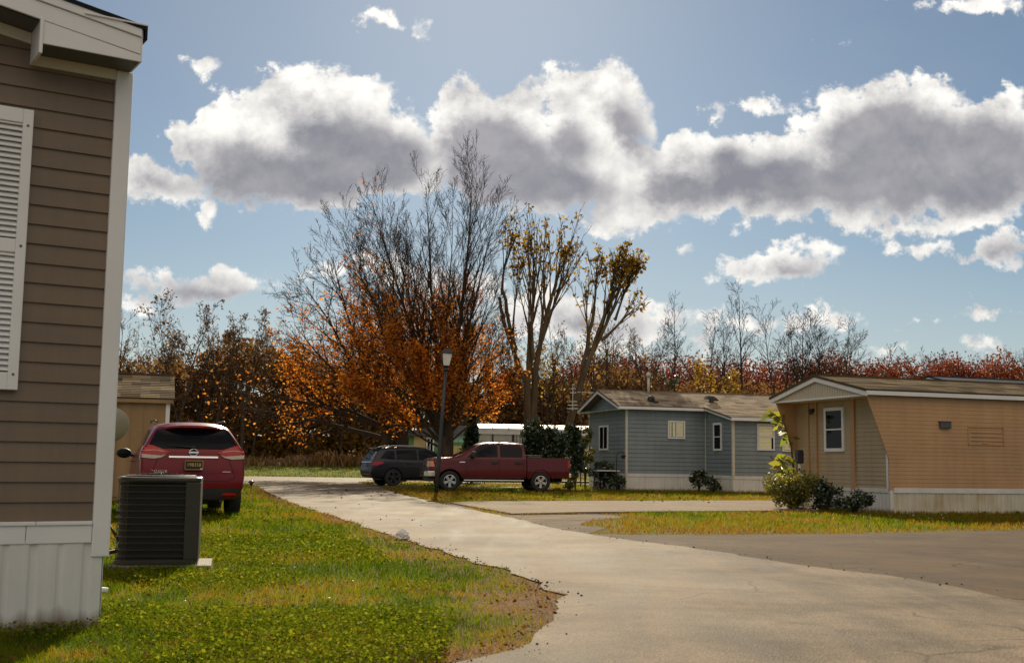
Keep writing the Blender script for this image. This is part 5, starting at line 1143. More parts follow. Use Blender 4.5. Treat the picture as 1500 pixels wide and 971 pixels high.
# shepherd hook plant hanger and hose reel by the gable end
HK = thing('garden_hook', 'thin dark garden hook with hanging pots beside the blue home corner', 'garden hook', tuple(D(903, 712, 49.8).to_2d().to_3d()), RAD(15))
m = MB(); m.tube([(0, 0, 0), (0, 0, 1.45), (.05, 0, 1.60), (.18, 0, 1.66), (.32, 0, 1.58)], .022, 8); m.tube([(0, 0, .55), (.12, 0, .62), (.28, 0, .58)], .02, 8); m.build('pole', 'metal_dark', HK, smooth=True)
for (x, z_) in ((.30, 1.42), (.27, .42)):
    m = MB(); m.lathe([(.06, -.08), (.11, .06), (.115, .07)], 12, Matrix.Translation((x, 0, z_))); m.tube([(x, 0, z_+.05), (x, 0, z_+.18)], .008, 5); m.build('pot', 'metal_dark', HK)
TB = thing('patio_table', 'low pale table under the dark bush at the blue home gable end', 'table', tuple(D(888, 712, 50.5).to_2d().to_3d()), RAD(15))
m = MB(); m.box(-.5, .5, -.3, .3, .82, .86); m.build('tabletop', 'white_trim', TB)
for sx_ in (-.45, .45):
    for sy_ in (-.25, .25):
        m = MB(); m.tube([(sx_, sy_, 0), (sx_, sy_, .82)], .02, 6); m.build('leg', 'metal_grey', TB)
MP = thing('utility_post', 'grey utility box on a thin white post at the left corner of the peach home', 'utility box', tuple(D(1172, 742, 31.2).to_2d().to_3d()), RAD(19))
m = MB(); m.tube([(0, 0, 0), (0, 0, 1.15)], .035, 10); m.build('post', 'white_trim', MP)
m = MB(); m.prism(rrect(.12, .06, 6), lambda p, t: (p[0]*.75, -.07+.14*t, 1.33+p[1]*1.5)); m.prism(rrect(.09, .05, 6), lambda p, t: (p[0]*.7, -.085+.02*t, 1.33+p[1]*1.5)); m.build('box', 'metal_dark', MP, bevel=.006)
# ------------------------------------------------------------------ trees
def unit(v): return v/np.linalg.norm(v)
def perp(d, rng):
    a = rng.normal(size=3); a -= d*a.dot(d); return unit(a)
class Tree:
    def __init__(s, seed): s.rng = np.random.RandomState(seed); s.lines = {0: [], 1: [], 2: [], 3: []}
    def branch(s, p, d, L_, r, lev, P):
        rng = s.rng; n = P['seg'][lev]; pts = [p]; st = L_/n; dirs = [d]
        for i in range(n):
            d = unit(d+rng.normal(0, P['wob'][lev], 3)+np.array([0, 0, P['up'][lev]])); p = p+d*st; pts.append(p); dirs.append(d)
        rad = [max(P.get('rmin', .008), r*(1-P['tap'][lev]*i/n)) for i in range(n+1)]
        s.lines[lev].append((pts, rad))
        if lev >= P['max']: return
        k = P['kids'][lev]; k = int(k+rng.rand()) if k < 20 else int(k)
        for j in range(k):
            t = P['t0'][lev]+(1-P['t0'][lev])*((j+rng.rand())/k); x = t*n; i = min(n-1, int(x)); f = x-i
            q = pts[i]*(1-f)+pts[i+1]*f; dd = dirs[i+1]; a = RAD(P['ang'][lev])*(.7+.6*rng.rand())
            nd = unit(dd*math.cos(a)+perp(dd, rng)*math.sin(a)); l2 = L_*P['ratio'][lev]*(1.15-.65*t)*(.7+.6*rng.rand())
            s.branch(q, nd, l2, max(P.get('rmin', .008), min(r*(1-P['tap'][lev]*t)*.62, l2*.022+.004)), lev+1, P)
    def tubes(s, levs, ks):
        V, Q, o = [], [], 0
        for lev in levs:
            k = ks[lev]; by = {}
            for pts, rad in s.lines[lev]: by.setdefault(len(pts), []).append((pts, rad))
            for n, items in by.items():
                P = np.array([i[0] for i in items]); R = np.array([i[1] for i in items]); B = len(items)
                T_ = np.gradient(P, axis=1); T_ /= np.linalg.norm(T_, axis=2, keepdims=True)+1e-9
                ref = np.where(np.abs(T_[..., 2:3]) > .9, np.array([1., 0, 0]), np.array([0, 0, 1.])); X = np.cross(T_, ref); X /= np.linalg.norm(X, axis=2, keepdims=True)+1e-9; Y = np.cross(T_, X)
                a = np.arange(k)*2*np.pi/k
                ring = P[:, :, None]+(X[:, :, None]*np.cos(a)[None, None, :, None]+Y[:, :, None]*np.sin(a)[None, None, :, None])*R[:, :, None, None]
                idx = o+np.arange(B*n*k).reshape(B, n, k); nx_ = np.roll(idx, -1, axis=2)
                Q.append(np.stack([idx[:, :-1], nx_[:, :-1], nx_[:, 1:], idx[:, 1:]], -1).reshape(-1, 4)); V.append(ring.reshape(-1, 3)); o += B*n*k
        if not V: return np.zeros((0, 3)), np.zeros((0, 4), int)
        return np.concatenate(V), np.concatenate(Q)
    def tips(s, levs, per=1, t0=.3):
        out = []
        for lev in levs:
            for pts, rad in s.lines[lev]:
                n = len(pts)-1
                for _ in range(per):
                    x = (t0+(1-t0)*s.rng.rand())*n; i = min(n-1, int(x)); out.append(pts[i]+(pts[i+1]-pts[i])*(x-i))
        return np.array(out).reshape(-1, 3)
def leaf_quads(c, size, rng, flat=0.0, aspect=.62, hang=0.0):
    """one diamond shaped leaf per centre"""
    n = len(c); a = rng.normal(size=(n, 3)); a[:, 2] *= (1-flat); a[:, 2] -= hang; a /= np.linalg.norm(a, axis=1, keepdims=True); b = rng.normal(size=(n, 3)); b[:, 2] *= (1-flat); b -= a*(a*b).sum(1, keepdims=True); b /= np.linalg.norm(b, axis=1, keepdims=True)
    s = (np.ones(n)*size*(.6+.8*rng.rand(n)))[:, None]; nn = np.cross(a, b)
    v = np.stack([c, c+a*s*.5+b*s*aspect*.5+nn*s*.12, c+a*s, c+a*s*.5-b*s*aspect*.5+nn*s*.12], 1).reshape(-1, 3)
    return v, np.arange(n*4).reshape(n, 4)
def tree_obj(name, t, loc, label, leaves=None, leaf_size=.15, leaf='leaf_orange', bark='bark', trunk_lev=(0, 1), ks=(9, 6, 4, 3), rz=0, group=None, rnd=None, flat=.2, aspect=.62, cat='tree', hang=.3):
    th = thing(name, label, cat, loc, rz, group)
    v, q = t.tubes(trunk_lev, ks); mesh_np('trunk', v, q, mats=[bark], smooth=True, parent=th)
    lv = [l for l in t.lines if l not in trunk_lev and t.lines[l]]
    v, q = t.tubes(lv, ks); qm = np.zeros(len(q), int); rn = np.zeros(len(v))
    if leaves is not None and len(leaves):
        v2, q2 = leaf_quads(leaves, leaf_size, t.rng, flat, aspect, hang); r2 = np.repeat(t.rng.rand(len(leaves)) if rnd is None else rnd, 4)
        v = np.concatenate([v, v2]) if len(v) else v2; q = np.concatenate([q, q2+len(rn)]); qm = np.concatenate([qm, np.ones(len(q2), int)]); rn = np.concatenate([rn, r2])
    if len(v): mesh_np('crown', v, q, mats=['twig', leaf], rnd=rn, qmi=qm, parent=th)
    return th
A3 = lambda *a: np.array(a, float)
# -- big maple: vase of tall limbs, bare above, orange below
t = Tree(11); P = dict(seg=[10, 6, 4, 3], wob=[.032, .06, .08, .10], up=[.030, .05, .05, .04], tap=[.95, .85, .8, .6], kids=[20, 8, 6], t0=[.22, .2, .2], ang=[25, 30, 34], ratio=[.31, .44, .42], max=3, rmin=.007)
t.lines[0].append(([A3(0, 0, -.3), A3(0, 0, .3), A3(.02, 0, 1.2), A3(.05, 0, 2.3), A3(.1, 0, 3.2)], [.58, .44, .38, .34, .26]))
lim = [(2, 5, 17.2, .24), (-8, 20, 16.2, .22), (-15, -10, 15.8, .22), (-22, 30, 15.2, .20), (-29, 0, 15.0, .20), (-37, 60, 13.6, .18), (-44, 10, 12.4, .17), (9, -30, 13.8, .18), (-19, 200, 14.0, .18), (16, 20, 10.6, .14), (-33, 170, 13.0, .16), (8, 15, 16.2, .16), (-52, 20, 10.4, .15), (-25, 100, 13.6, .16), (24, 80, 9.0, .13), (40, 5, 7.4, .12), (34, -25, 7.6, .12), (50, 15, 6.2, .10), (-60, -70, 6.4, .12), (-45, -50, 7.4, .13), (34, -75, 6.4, .12), (-65, -30, 7.0, .12), (-30, -85, 7.4, .13), (-70, 20, 7.4, .12)]
for (tilt, az, L_, r) in lim:
    a = RAD(tilt); z = RAD(az) if abs(az) < 90 else RAD(180-az)
    d = unit(A3(math.sin(a)*math.cos(z)*1.0, abs(math.sin(a))*math.sin(z)*(1 if az < 90 else -1)*.9, math.cos(a)))
    t.branch(A3(.05, 0, 1.6+1.2*t.rng.rand()), d, L_*.86, r*.60, 0, P)
lv = t.tips([1, 2, 3], 5, .05); rng = t.rng
z, x = lv[:, 2], lv[:, 0]
top = np.where(x < 0, 10.0+.22*np.abs(x), 9.6-.5*x); pr = np.clip((top+rng.normal(0, .8, len(z))-z)/5.0, 0, 1)*np.where(x > 1.2, .28, .36)*np.clip(.25+z*.10, .42, 1)+.008*(x < -3)
lv = lv[rng.rand(len(lv)) < pr]; lv = lv+rng.normal(0, .12, lv.shape)
tree_obj('maple_tree', t, (-3.35, 62, 0), 'tall multi stemmed maple, bare on top and orange below, behind the pickup', lv, .165, 'leaf_orange', 'bark_dark', ks=(9, 5, 3, 3))
# -- second orange tree left of it, spreading to the left
t = Tree(23); P = dict(seg=[8, 6, 4, 3], wob=[.07, .09, .11, .12], up=[.01, .03, .04, .03], tap=[.9, .85, .8, .6], kids=[15, 8, 5], t0=[.25, .15, .2], ang=[42, 40, 40], ratio=[.42, .45, .45], max=3, rmin=.010)
for dx, a0 in ((0, -4), (.75, 5)):
    t.lines[0].append(([A3(dx, 0, -.2), A3(dx, 0, 1.2), A3(dx+a0*.03, 0, 2.9)], [.40, .32, .28]))
for (tilt, az, L_, r, z0) in [(-68, 8, 9.6, .17, 2.6), (-52, -15, 10.2, .17, 3), (-36, 20, 10.2, .17, 3), (-20, 0, 10.6, .17, 3), (-6, 30, 10.2, .16, 3), (14, -20, 9.0, .15, 3), (-60, -40, 8.6, .13, 3.4), (-44, 50, 9.0, .14, 3), (30, 20, 7.2, .12, 2.8), (-76, 0, 7.0, .12, 3.3), (-26, -50, 9.0, .14, 3)]:
    a, zz = RAD(tilt), RAD(az); d = unit(A3(math.sin(a)*math.cos(zz), abs(math.sin(a))*math.sin(zz), math.cos(a))); t.branch(A3(.2+.3*t.rng.rand(), 0, z0-.4), d, L_, r, 0, P)
lv = t.tips([1, 2, 3], 4, .1); x, z = lv[:, 0], lv[:, 2]
pr = np.where(x < -6.2, .06, .55)*np.clip((11.6+.25*x-z+t.rng.normal(0, .8, len(z)))/5.0, .03, .8)*np.clip((z-1.2)/1.5, .1, 1); m_ = t.rng.rand(len(lv)) < pr; lv = lv[m_]+t.rng.normal(0, .14, (m_.sum(), 3))
rn = np.clip(t.rng.rand(len(lv))*.8+np.where(lv[:, 0] < -6, .35, 0), 0, 1)
tree_obj('orange_tree', t, (-7.0, 68, 0), 'spreading orange leaved tree with twin trunks left of the tall maple', lv, .165, 'leaf_orange', 'bark_dark', ks=(9, 5, 3, 3), rnd=rn)
# -- two topped trees with tufts of olive leaves
def topped(seed, base, limbs, label, kids=9):
    t = Tree(seed); P = dict(seg=[7, 6, 4], wob=[.035, .035, .07], up=[.03, .07, .05], tap=[.75, .85, .6], kids=[kids, 5], t0=[.45, .35], ang=[17, 24], ratio=[.95, .28], max=2, rmin=.011)
    for pts, rad in base: t.lines[0].append(([A3(*p) for p in pts], [q_*.62 for q_ in rad]))
    for (p, q, r, grow) in limbs:
        p, q = A3(*p), A3(*q); L_ = np.linalg.norm(q-p); r = r*.76
        if grow: t.branch(p, unit(q-p), L_, r, 0, P)
        else: t.lines[0].append(([p+(q-p)*k/5+t.rng.normal(0, .06, 3)*(0 < k < 5) for k in range(6)], [r*(1-.30*k/5) for k in range(6)]))
    tp = np.concatenate([t.tips([1], 5, .45), t.tips([2], 2, .4)]); top_ = np.percentile(tp[:, 2], 98)
    pr = np.clip((tp[:, 2]-top_*.66)/(top_*.22), 0, 1)**1.2*.24+.012; tp = tp[t.rng.rand(len(tp)) < pr]; tp = np.repeat(tp, 3, 0)+t.rng.normal(0, .11, (len(tp)*3, 3))
    return t, tp
t, tp = topped(31, [([(0, 0, -.3), (0, 0, 1.5), (.02, 0, 4.0), (-.05, 0, 6.4)], [.50, .42, .38, .30]), ([(.25, 0, 0), (.35, 0, 4), (.42, 0, 6.6)], [.38, .36, .30])],
    [((-.15, 0, 5.8), (-1.55, .2, 9.6), .20, 0), ((-1.45, .2, 9.3), (-1.75, .25, 10.7), .15, 0), ((-.7, .1, 7.6), (-1.6, 0, 11.2), .17, 0), ((-1.55, 0, 10.8), (-1.35, 0, 13.6), .12, 1), ((.0, 0, 6.2), (-.1, .1, 10.6), .16, 1), ((.1, 0, 6.2), (.45, .3, 12.4), .20, 1), ((.4, 0, 6.4), (1.35, 0, 12.6), .22, 1), ((.45, .1, 6.4), (.9, -.4, 11.8), .18, 1), ((.5, 0, 7.4), (2.1, .3, 11.9), .16, 1), ((1.1, 0, 9.5), (2.5, .2, 12.5), .12, 1), ((.3, -.1, 7), (.0, -.5, 12.6), .15, 1), ((-.9, .1, 8.4), (-.7, .4, 12.2), .10, 1)], '')
tree_obj('topped_tree', t, (.95, 68, 0), 'upright topped tree with olive leaf tufts between the maple and the leaning tree', tp, .26, 'leaf_olive', 'bark_pale', ks=(10, 5, 4, 3), hang=.5)
t, tp = topped(37, [([(-.25, 0, -.3), (.0, 0, 1.0), (.65, 0, 3.6), (1.25, 0, 5.8), (1.65, 0, 7.0)], [.48, .40, .36, .32, .28])],
    [((1.3, 0, 6.0), (2.0, .2, 10.2), .18, 0), ((1.9, .2, 9.8), (2.3, .2, 12.2), .12, 1), ((1.6, 0, 6.8), (3.2, .3, 11.4), .20, 1), ((1.65, 0, 7), (3.7, 0, 11.2), .20, 1), ((2.4, 0, 8.2), (4.2, .2, 9.8), .14, 1), ((1.9, 0, 7.6), (2.7, -.4, 11.6), .16, 1), ((3.2, .1, 9.4), (4.0, .4, 12.0), .11, 1), ((1.7, 0, 7), (1.5, .4, 10.6), .11, 1), ((2.8, .1, 9.6), (3.1, -.3, 12.4), .12, 1), ((3.4, .1, 10.4), (4.3, .2, 12.2), .07, 1)], '', 10)
tree_obj('topped_tree', t, (2.75, 68, 0), 'topped tree leaning to the right with olive leaf tufts, above the blue home gable', tp, .27, 'leaf_olive', 'bark_pale', ks=(10, 5, 4, 3), hang=.5)
# -- dark conifer
t = Tree(41); n = 2600; h = t.rng.rand(n)**1.3*3.9; a = t.rng.rand(n)*2*np.pi; rr = (.80*(1-h/4.0)+.03)*np.sqrt(t.rng.rand(n))*(1+.12*np.sin(a*3+h*2)); lv = np.stack([rr*np.cos(a), rr*np.sin(a), .15+h], 1)
t.lines[0].append(([A3(0, 0, -.1), A3(0, 0, 1.5), A3(0, 0, 3.4)], [.09, .06, .02]))
tree_obj('conifer', t, (-2.12, 66, 0), 'narrow dark green conifer between the maple trunk and the white trailer', lv, .22, 'leaf_conifer', 'bark_dark', hang=-.8)

# ------------------------------------------------------------------ woodland
def wood_tree(seed, H, spread, leafy, leaf, kids=(16, 5, 3), t0=.35, fork=0, ang=38, lsize=.22, lfrom=.3):
    t = Tree(seed); P = dict(seg=[9, 5, 3, 2], wob=[.04, .09, .12, .1], up=[.02, .07, .05, .02], tap=[.93, .85, .8, .5], kids=list(kids), t0=[t0, .25, .25], ang=[ang, 38, 40], ratio=[spread, .45, .45], max=3, rmin=.014)
    r0 = .011*H
    if fork:
        zf = H*(.25+.15*t.rng.rand()); t.lines[0].append(([A3(0, 0, -.3), A3(0, 0, zf*.5), A3(.05, 0, zf)], [r0*1.2, r0, r0*.9]))
        for k in range(fork):
            a = 2*math.pi*(k+.3*t.rng.rand())/fork; tl = .16+.22*t.rng.rand(); t.branch(A3(.05, 0, zf-.3), unit(A3(math.cos(a)*tl, math.sin(a)*tl, 1)), (H-zf)*(.8+.25*t.rng.rand()), r0*.65, 0, P)
    else: t.branch(A3(0, 0, -.3), unit(A3(.04*t.rng.normal(), .04*t.rng.normal(), 1)), H+.3, r0, 0, P)
    lv = t.tips([2, 3], 1, .3); m_ = (t.rng.rand(len(lv)) < leafy) & (lv[:, 2] > H*lfrom); lv = lv[m_]; lv = lv+t.rng.normal(0, .15, lv.shape)
    return t, lv, lsize, leaf
KINDS = [wood_tree(101, 14, .26, .30, 'leaf_rust'), wood_tree(102, 13, .22, .45, 'leaf_rust', fork=2), wood_tree(103, 15, .24, .10, 'leaf_rust'), wood_tree(104, 12, .28, .75, 'leaf_rust', t0=.2), wood_tree(105, 13.5, .25, .18, 'leaf_olive'), wood_tree(106, 11, .30, .7, 'leaf_rust', t0=.2, kids=(18, 6, 3))]
GRP = 'woodland trees along the far edge of the mown field'
KL = ['slender woodland tree with thin brown leaves at the far field edge', 'forked woodland tree with brown leaves at the far field edge', 'nearly bare slender woodland tree at the far field edge', 'bushy rust brown woodland tree at the far field edge', 'thin woodland tree with olive leaves at the far field edge', 'low orange brown woodland tree at the far field edge']
proto = [tree_obj('woodland_tree', k[0], (0, 0, 0), KL[i], k[1], k[2], k[3], 'bark_dark', trunk_lev=(0, 1), ks=(6, 4, 3, 3), group=GRP+' '+['one', 'two', 'three', 'four', 'five', 'six'][i]) for i, k in enumerate(KINDS)]
for i, p_ in enumerate(proto): p_['group'] = ['thin leaved', 'forked', 'nearly bare', 'bushy rust', 'olive leaved', 'low orange'][i]+' '+GRP
rw_ = random.Random(5); used = set(); xx = -50.0
while xx < 13:
    k = rw_.choice([0, 0, 1, 1, 2, 3, 3, 4, 2, 5] if xx < -8 else [2, 2, 2, 0, 4]); Y = rw_.uniform(113, 122); sc = rw_.uniform(.78, 1.04)
    if k not in used: o = proto[k]; used.add(k); o.location = (xx, Y, .7); o.rotation_euler = (0, 0, rw_.uniform(0, 6.28)); o.scale = (sc, sc, sc)
    else: copy_tree(proto[k], (xx, Y, .7), rw_.uniform(0, 6.28), sc)
    xx += rw_.uniform(.85, 1.7)
# the wood behind, one mass: more trunks, undergrowth and leaf litter in the air
def scatter(kinds, spots, name, mats_map):
    V, Q, MI, RN, o = [], [], [], [], 0; mats = ['bark_pale', 'twig']+mats_map
    cache = {}
    for (k, x, y, z, rot, s) in spots:
        if k not in cache:
            t, lv, ls, lf = KINDS[k] if kinds is None else kinds[k]
            v1, q1 = t.tubes((0, 1), (4, 3, 3, 3)); v2, q2 = t.tubes((2, 3), (4, 3, 3, 3)); v3, q3 = leaf_quads(lv, ls*1.15, t.rng, .2)
            v = np.concatenate([v1, v2, v3]); q = np.concatenate([q1, q2+len(v1), q3+len(v1)+len(v2)])
            mi = np.concatenate([np.zeros(len(q1), int), np.ones(len(q2), int), np.full(len(q3), mats.index(lf))])
            rn = np.concatenate([np.zeros(len(v1)+len(v2)), np.repeat(t.rng.rand(len(lv)), 4)]); cache[k] = (v, q, mi, rn)
        v, q, mi, rn = cache[k]; c, s_ = math.cos(rot), math.sin(rot)
        w_ = v*s; V.append(np.stack([w_[:, 0]*c-w_[:, 1]*s_+x, w_[:, 0]*s_+w_[:, 1]*c+y, w_[:, 2]+z], 1)); Q.append(q+o); MI.append(mi); RN.append(rn); o += len(v)
    return tag(mesh_np(name, np.concatenate(V), np.concatenate(Q), mats=mats, rnd=np.concatenate(RN), qmi=np.concatenate(MI)), kind='stuff')
sp = []
for i in range(125):
    x = rw_.uniform(-62, 16); sp.append((rw_.choice([0, 1, 1, 2, 3, 3, 3, 4, 5] if x < -5 else [0, 2, 2, 2, 4]), x, rw_.uniform(121, 140), .7, rw_.uniform(0, 6.28), rw_.uniform(.75, 1.0)))
tag(scatter(None, sp, 'woods', ['leaf_rust', 'leaf_olive', 'leaf_orange']), 'dense brown autumn wood behind the mown field', 'woods')
def thicket(name, n, x0, x1, y0, y1, z0, hmax, size, leaf, seed, label, pw=1.6, wave=.35):
    rng = np.random.RandomState(seed); x = rng.uniform(x0, x1, n); y = rng.uniform(y0, y1, n); h = hmax*np.interp(x, [-13, -4], [1, .80])*(1-wave+2*wave*fbm(x, y*.3, seed, 4, .18)); z = z0+h*rng.rand(n)**pw
    keep = fbm(x*1.0, z*1.3, seed+1, 4, .35) > .36; c = np.stack([x, y, z], 1)[keep]
    v, q = leaf_quads(c, size, rng, .1, .8); patch = fbm(c[:, 0], c[:, 2], seed+2, 3, .22)
    return tag(mesh_np(name, v, q, mats=[leaf], rnd=np.repeat(np.clip(rng.rand(len(c))*.7+(patch-.5)*1.3+.15, 0, 1), 4)), label, 'undergrowth', kind='stuff')
thicket('undergrowth', 90000, -62, 16, 119, 138, .6, 11.5, .52, 'leaf_rust', 61, 'brown undergrowth filling the wood behind the field', 1.3)
thicket('undergrowth', 6000, -45, 10, 117, 121, .6, 5.0, .35, 'leaf_olive', 62, 'yellowing brush at the edge of the wood', 1.5)
def skyline(px, ytop, Y, seed, label, spread=.24, leafy=0, leaf='leaf_rust', fork=0, kids=(17, 6, 4), t0=.45, ang=32, lsize=.28, lfrom=.3):
    p = D(px, ytop, Y); t, lv, ls, lf = wood_tree(seed, p.z*1.0-.7, spread, leafy, leaf, kids, t0, fork, ang, lsize, lfrom)
    return tree_obj('bare_tree' if leafy < .2 else 'autumn_tree', t, (p.x, Y, .7), label, lv, ls, lf, 'bark_dark', ks=(7, 4, 3, 3), group='skyline trees beyond the homes')
skyline(268, 446, 112, 201, 'tallest brown leaved tree on the left skyline, above the tan shed', .32, .55, 'leaf_rust', 2, (15, 6, 4), .35, 40, .30)
skyline(214, 486, 112, 202, 'rust leaved tree at the left end of the wood, beside the brown home corner', .26, .5, 'leaf_rust', 2, (15, 6, 4), .3)
skyline(318, 470, 113, 203, 'loose brown leaved tree just right of the tallest one on the left skyline', .26, .35, 'leaf_rust', 0)
skyline(362, 466, 112, 204, 'brown leaved tree at the left tip of the orange tree branches', .30, .45, 'leaf_rust', 2, (15, 6, 4), .3)
skyline(945, 470, 150, 205, 'small bare tree on the skyline just left of the vent pipe of the blue home', .26, 0, fork=2)
skyline(988, 452, 150, 206, 'slim bare tree on the skyline above the right roof vent of the blue home', .20, 0)
skyline(1040, 460, 152, 207, 'wide bare tree on the skyline left of the tallest bare tree', .28, 0, fork=3, t0=.3)
skyline(1066, 466, 150, 208, 'narrow bare tree leaning against the left side of the tallest bare tree', .22, 0)
skyline(1092, 430, 148, 209, 'tallest single stemmed bare tree on the right skyline', .24, 0, kids=(20, 6, 4))
skyline(1146, 452, 148, 210, 'forked bare tree on the skyline left of the peach home gable peak', .32, 0, fork=3, t0=.3, ang=36)
skyline(1172, 446, 149, 211, 'broad bare tree directly above the peach home gable peak', .32, 0, fork=3, t0=.25, ang=36)
skyline(1232, 468, 148, 212, 'bare tree with arching limbs right of the peach home gable peak', .36, 0, fork=3, t0=.3, ang=42)
skyline(1212, 486, 150, 213, 'short bare tree between the broad one and the arching one', .28, 0, fork=2)
skyline(868, 478, 120, 214, 'thin yellow leaved tree behind the leaning topped tree', .22, .5, 'leaf_yellow', 0, lsize=.3)
skyline(800, 500, 116, 215, 'golden leaved slim tree behind the two topped trees', .22, .55, 'leaf_yellow', 2, lsize=.3, t0=.25)
skyline(900, 500, 140, 216, 'faint bare tree behind the ridge end of the blue home', .25, 0, fork=2)
for px, yt, sd_, lb in ((1372, 512, 221, 'far bare tree left of the red clump of woods'), (1400, 522, 222, 'far bare tree directly left of the dark roof at the right edge'), (1462, 512, 223, 'far bare tree rising above the dark roof at the right edge'), (1490, 510, 224, 'far bare tree at the extreme right edge'), (1290, 516, 225, 'far bare tree right of the arching bare tree'), (1330, 522, 226, 'far small bare tree in the middle of the peach roof line')):
    skyline(px, yt, 172, sd_, lb, .34, 0, fork=3, t0=.25, kids=(15, 6, 4))
skyline(1052, 533, 140, 231, 'bright yellow leaved small tree below the tallest bare tree', .32, 1.0, 'leaf_yellow', 2, (16, 7, 4), .15, 45, .36, .1)
skyline(975, 560, 130, 233, 'dark green cedar like bush tree behind the blue roof', .26, 1.0, 'leaf_green', 0, (20, 7, 4), .05, 50, .34, 0)
# far red and brown band on the right
def crowns(name, n, x0, x1, y0, y1, ztop, leaf, seed, label, size=.34, per=1700):
    rng = np.random.RandomState(seed); cs = []; rn = []
    for i in range(n):
        x, y = rng.uniform(x0, x1), rng.uniform(y0, y1); h = ztop*(.84+.16*rng.rand()); w_ = 2.4+1.6*rng.rand(); tone = rng.rand()
        p = rng.normal(size=(per, 3)); p /= np.linalg.norm(p, axis=1, keepdims=True); p = np.sign(p)*np.abs(p)**.75*(rng.rand(per)**.4)[:, None]
        q = np.stack([x+p[:, 0]*w_, y+p[:, 1]*w_, .5+h*.50+p[:, 2]*h*.50], 1); cs.append(q); rn.append(np.clip(tone*.6+rng.rand(per)*.4, 0, 1))
    c = np.concatenate(cs)+rng.normal(0, .25, (n*per, 3)); v, q = leaf_quads(c, size, rng, .1, .8)
    return tag(mesh_np(name, v, q, mats=[leaf], rnd=np.repeat(np.concatenate(rn), 4)), label, 'woods', kind='stuff')
crowns('red_woods', 190, 8, 100, 165, 185, 17.6, 'leaf_red', 71, 'red autumn wood along the right skyline')
crowns('brown_woods', 90, 4, 100, 152, 164, 13.0, 'leaf_rust', 72, 'brown lower wood behind the homes on the right')
crowns('red_woods', 10, 58, 69, 160, 166, 17.8, 'leaf_red', 74, 'brighter red clump of trees near the right edge', .30, 2600)
sp = [(rw_.choice([0, 2, 2, 4]), rw_.uniform(6, 98), rw_.uniform(150, 178), .5, rw_.uniform(0, 6.28), rw_.uniform(.65, .95)) for i in range(45)]
tag(scatter(None, sp, 'far_woods', ['leaf_rust', 'leaf_olive', 'leaf_orange']), 'thin bare trunks of the far wood on the right', 'woods')

# ------------------------------------------------------------------ shrubs
def bush(name, label, loc, r, n, size, leaf, seed, stems=7, shape=None, cat='bush', aspect=.6):
    """stems fanning from the ground with leaves in lumpy clumps round their ends"""
    th = thing(name, label, cat, loc); rng = np.random.RandomState(seed); m = MB(); ends = []
    rx, ry, rz_ = r
    for i in range(stems):
        a = rng.rand()*2*np.pi; e = Vector((rx*.8*math.cos(a)*rng.rand()**.5, ry*.8*math.sin(a)*rng.rand()**.5, rz_*(.45+.5*rng.rand()))); m.tube([(0, 0, -.05), (e.x*.35, e.y*.35, e.z*.5), e], [.022, .015, .008], 5); ends.append(e)
    m.build('stem', 'bark_dark', th)
    k = max(8, stems*3); cl = rng.normal(size=(k, 3)); cl /= np.linalg.norm(cl, axis=1, keepdims=True); cl *= (rng.rand(k)**.4)[:, None]; cl = cl*np.array([rx, ry, rz_*.5])*.82+np.array([0, 0, rz_*.52]); cr = min(rx, ry, rz_)*(.22+.2*rng.rand(k))
    w_ = rng.randint(0, k, n); p = rng.normal(size=(n, 3)); p /= np.linalg.norm(p, axis=1, keepdims=True); p *= (rng.rand(n)**.4)[:, None]; c = cl[w_]+p*cr[w_][:, None]*np.array([1.1, 1.1, 1.0]); c[:, 2] = np.abs(c[:, 2])+.02
    v, q = leaf_quads(c, size, rng, .15, aspect); mesh_np('foliage', v, q, mats=[leaf], rnd=np.repeat(np.clip(rng.rand(n)*.75+(rng.rand(k)[w_])*.35, 0, 1), 4), parent=th)
    return th
def at0(px, py, Y): p = D(px, py, Y); return (p.x, p.y, 0)
bush('evergreen_shrub', 'big dark evergreen shrub behind the pickup bed', at0(800, 715, 51.5), (1.40, 1.0, 3.25), 9000, .14, 'leaf_green', 301, 12)
bush('evergreen_shrub', 'dark column of evergreen leaves between the pickup tail and the blue home', at0(843, 715, 50.2), (.52, .5, 3.0), 4200, .13, 'leaf_green', 302, 8)
bush('vine', 'yellowing viny shrub against the left corner of the blue home', at0(857, 714, 53.0), (.42, .4, 3.3), 900, .13, 'leaf_bush', 303, 6)
bush('dry_weeds', 'yellowish weeds under the pickup tail light', at0(835, 716, 48.4), (.30, .3, .6), 260, .10, 'leaf_bush', 304, 6)
bush('dark_bush', 'dark low bush at the gable end of the blue home', at0(882, 716, 50.8), (.75, .6, 1.35), 2000, .11, 'leaf_green', 305, 9)
bush('dark_bush', 'small dark plant at the foot of the blue home corner trim', at0(906, 718, 50.2), (.32, .3, .75), 450, .10, 'leaf_green', 306, 6)
bush('dark_bush', 'dark bush against the white skirting left of the bump out', at0(1024, 719, 50.2), (.42, .4, 1.0), 800, .11, 'leaf_green', 307, 7)
bush('dark_bush', 'lower dark bush right beside the bump out side wall', at0(1045, 720, 49.0), (.42, .4, .62), 650, .10, 'leaf_green', 308, 7)
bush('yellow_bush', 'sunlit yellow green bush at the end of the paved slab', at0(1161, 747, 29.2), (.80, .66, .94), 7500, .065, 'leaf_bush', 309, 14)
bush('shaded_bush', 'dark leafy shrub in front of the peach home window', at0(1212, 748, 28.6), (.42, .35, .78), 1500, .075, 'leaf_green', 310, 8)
bush('shaded_bush', 'low dark shrub in front of the peach end skirting', at0(1252, 752, 27.6), (.60, .35, .52), 1500, .07, 'leaf_green', 311, 9)
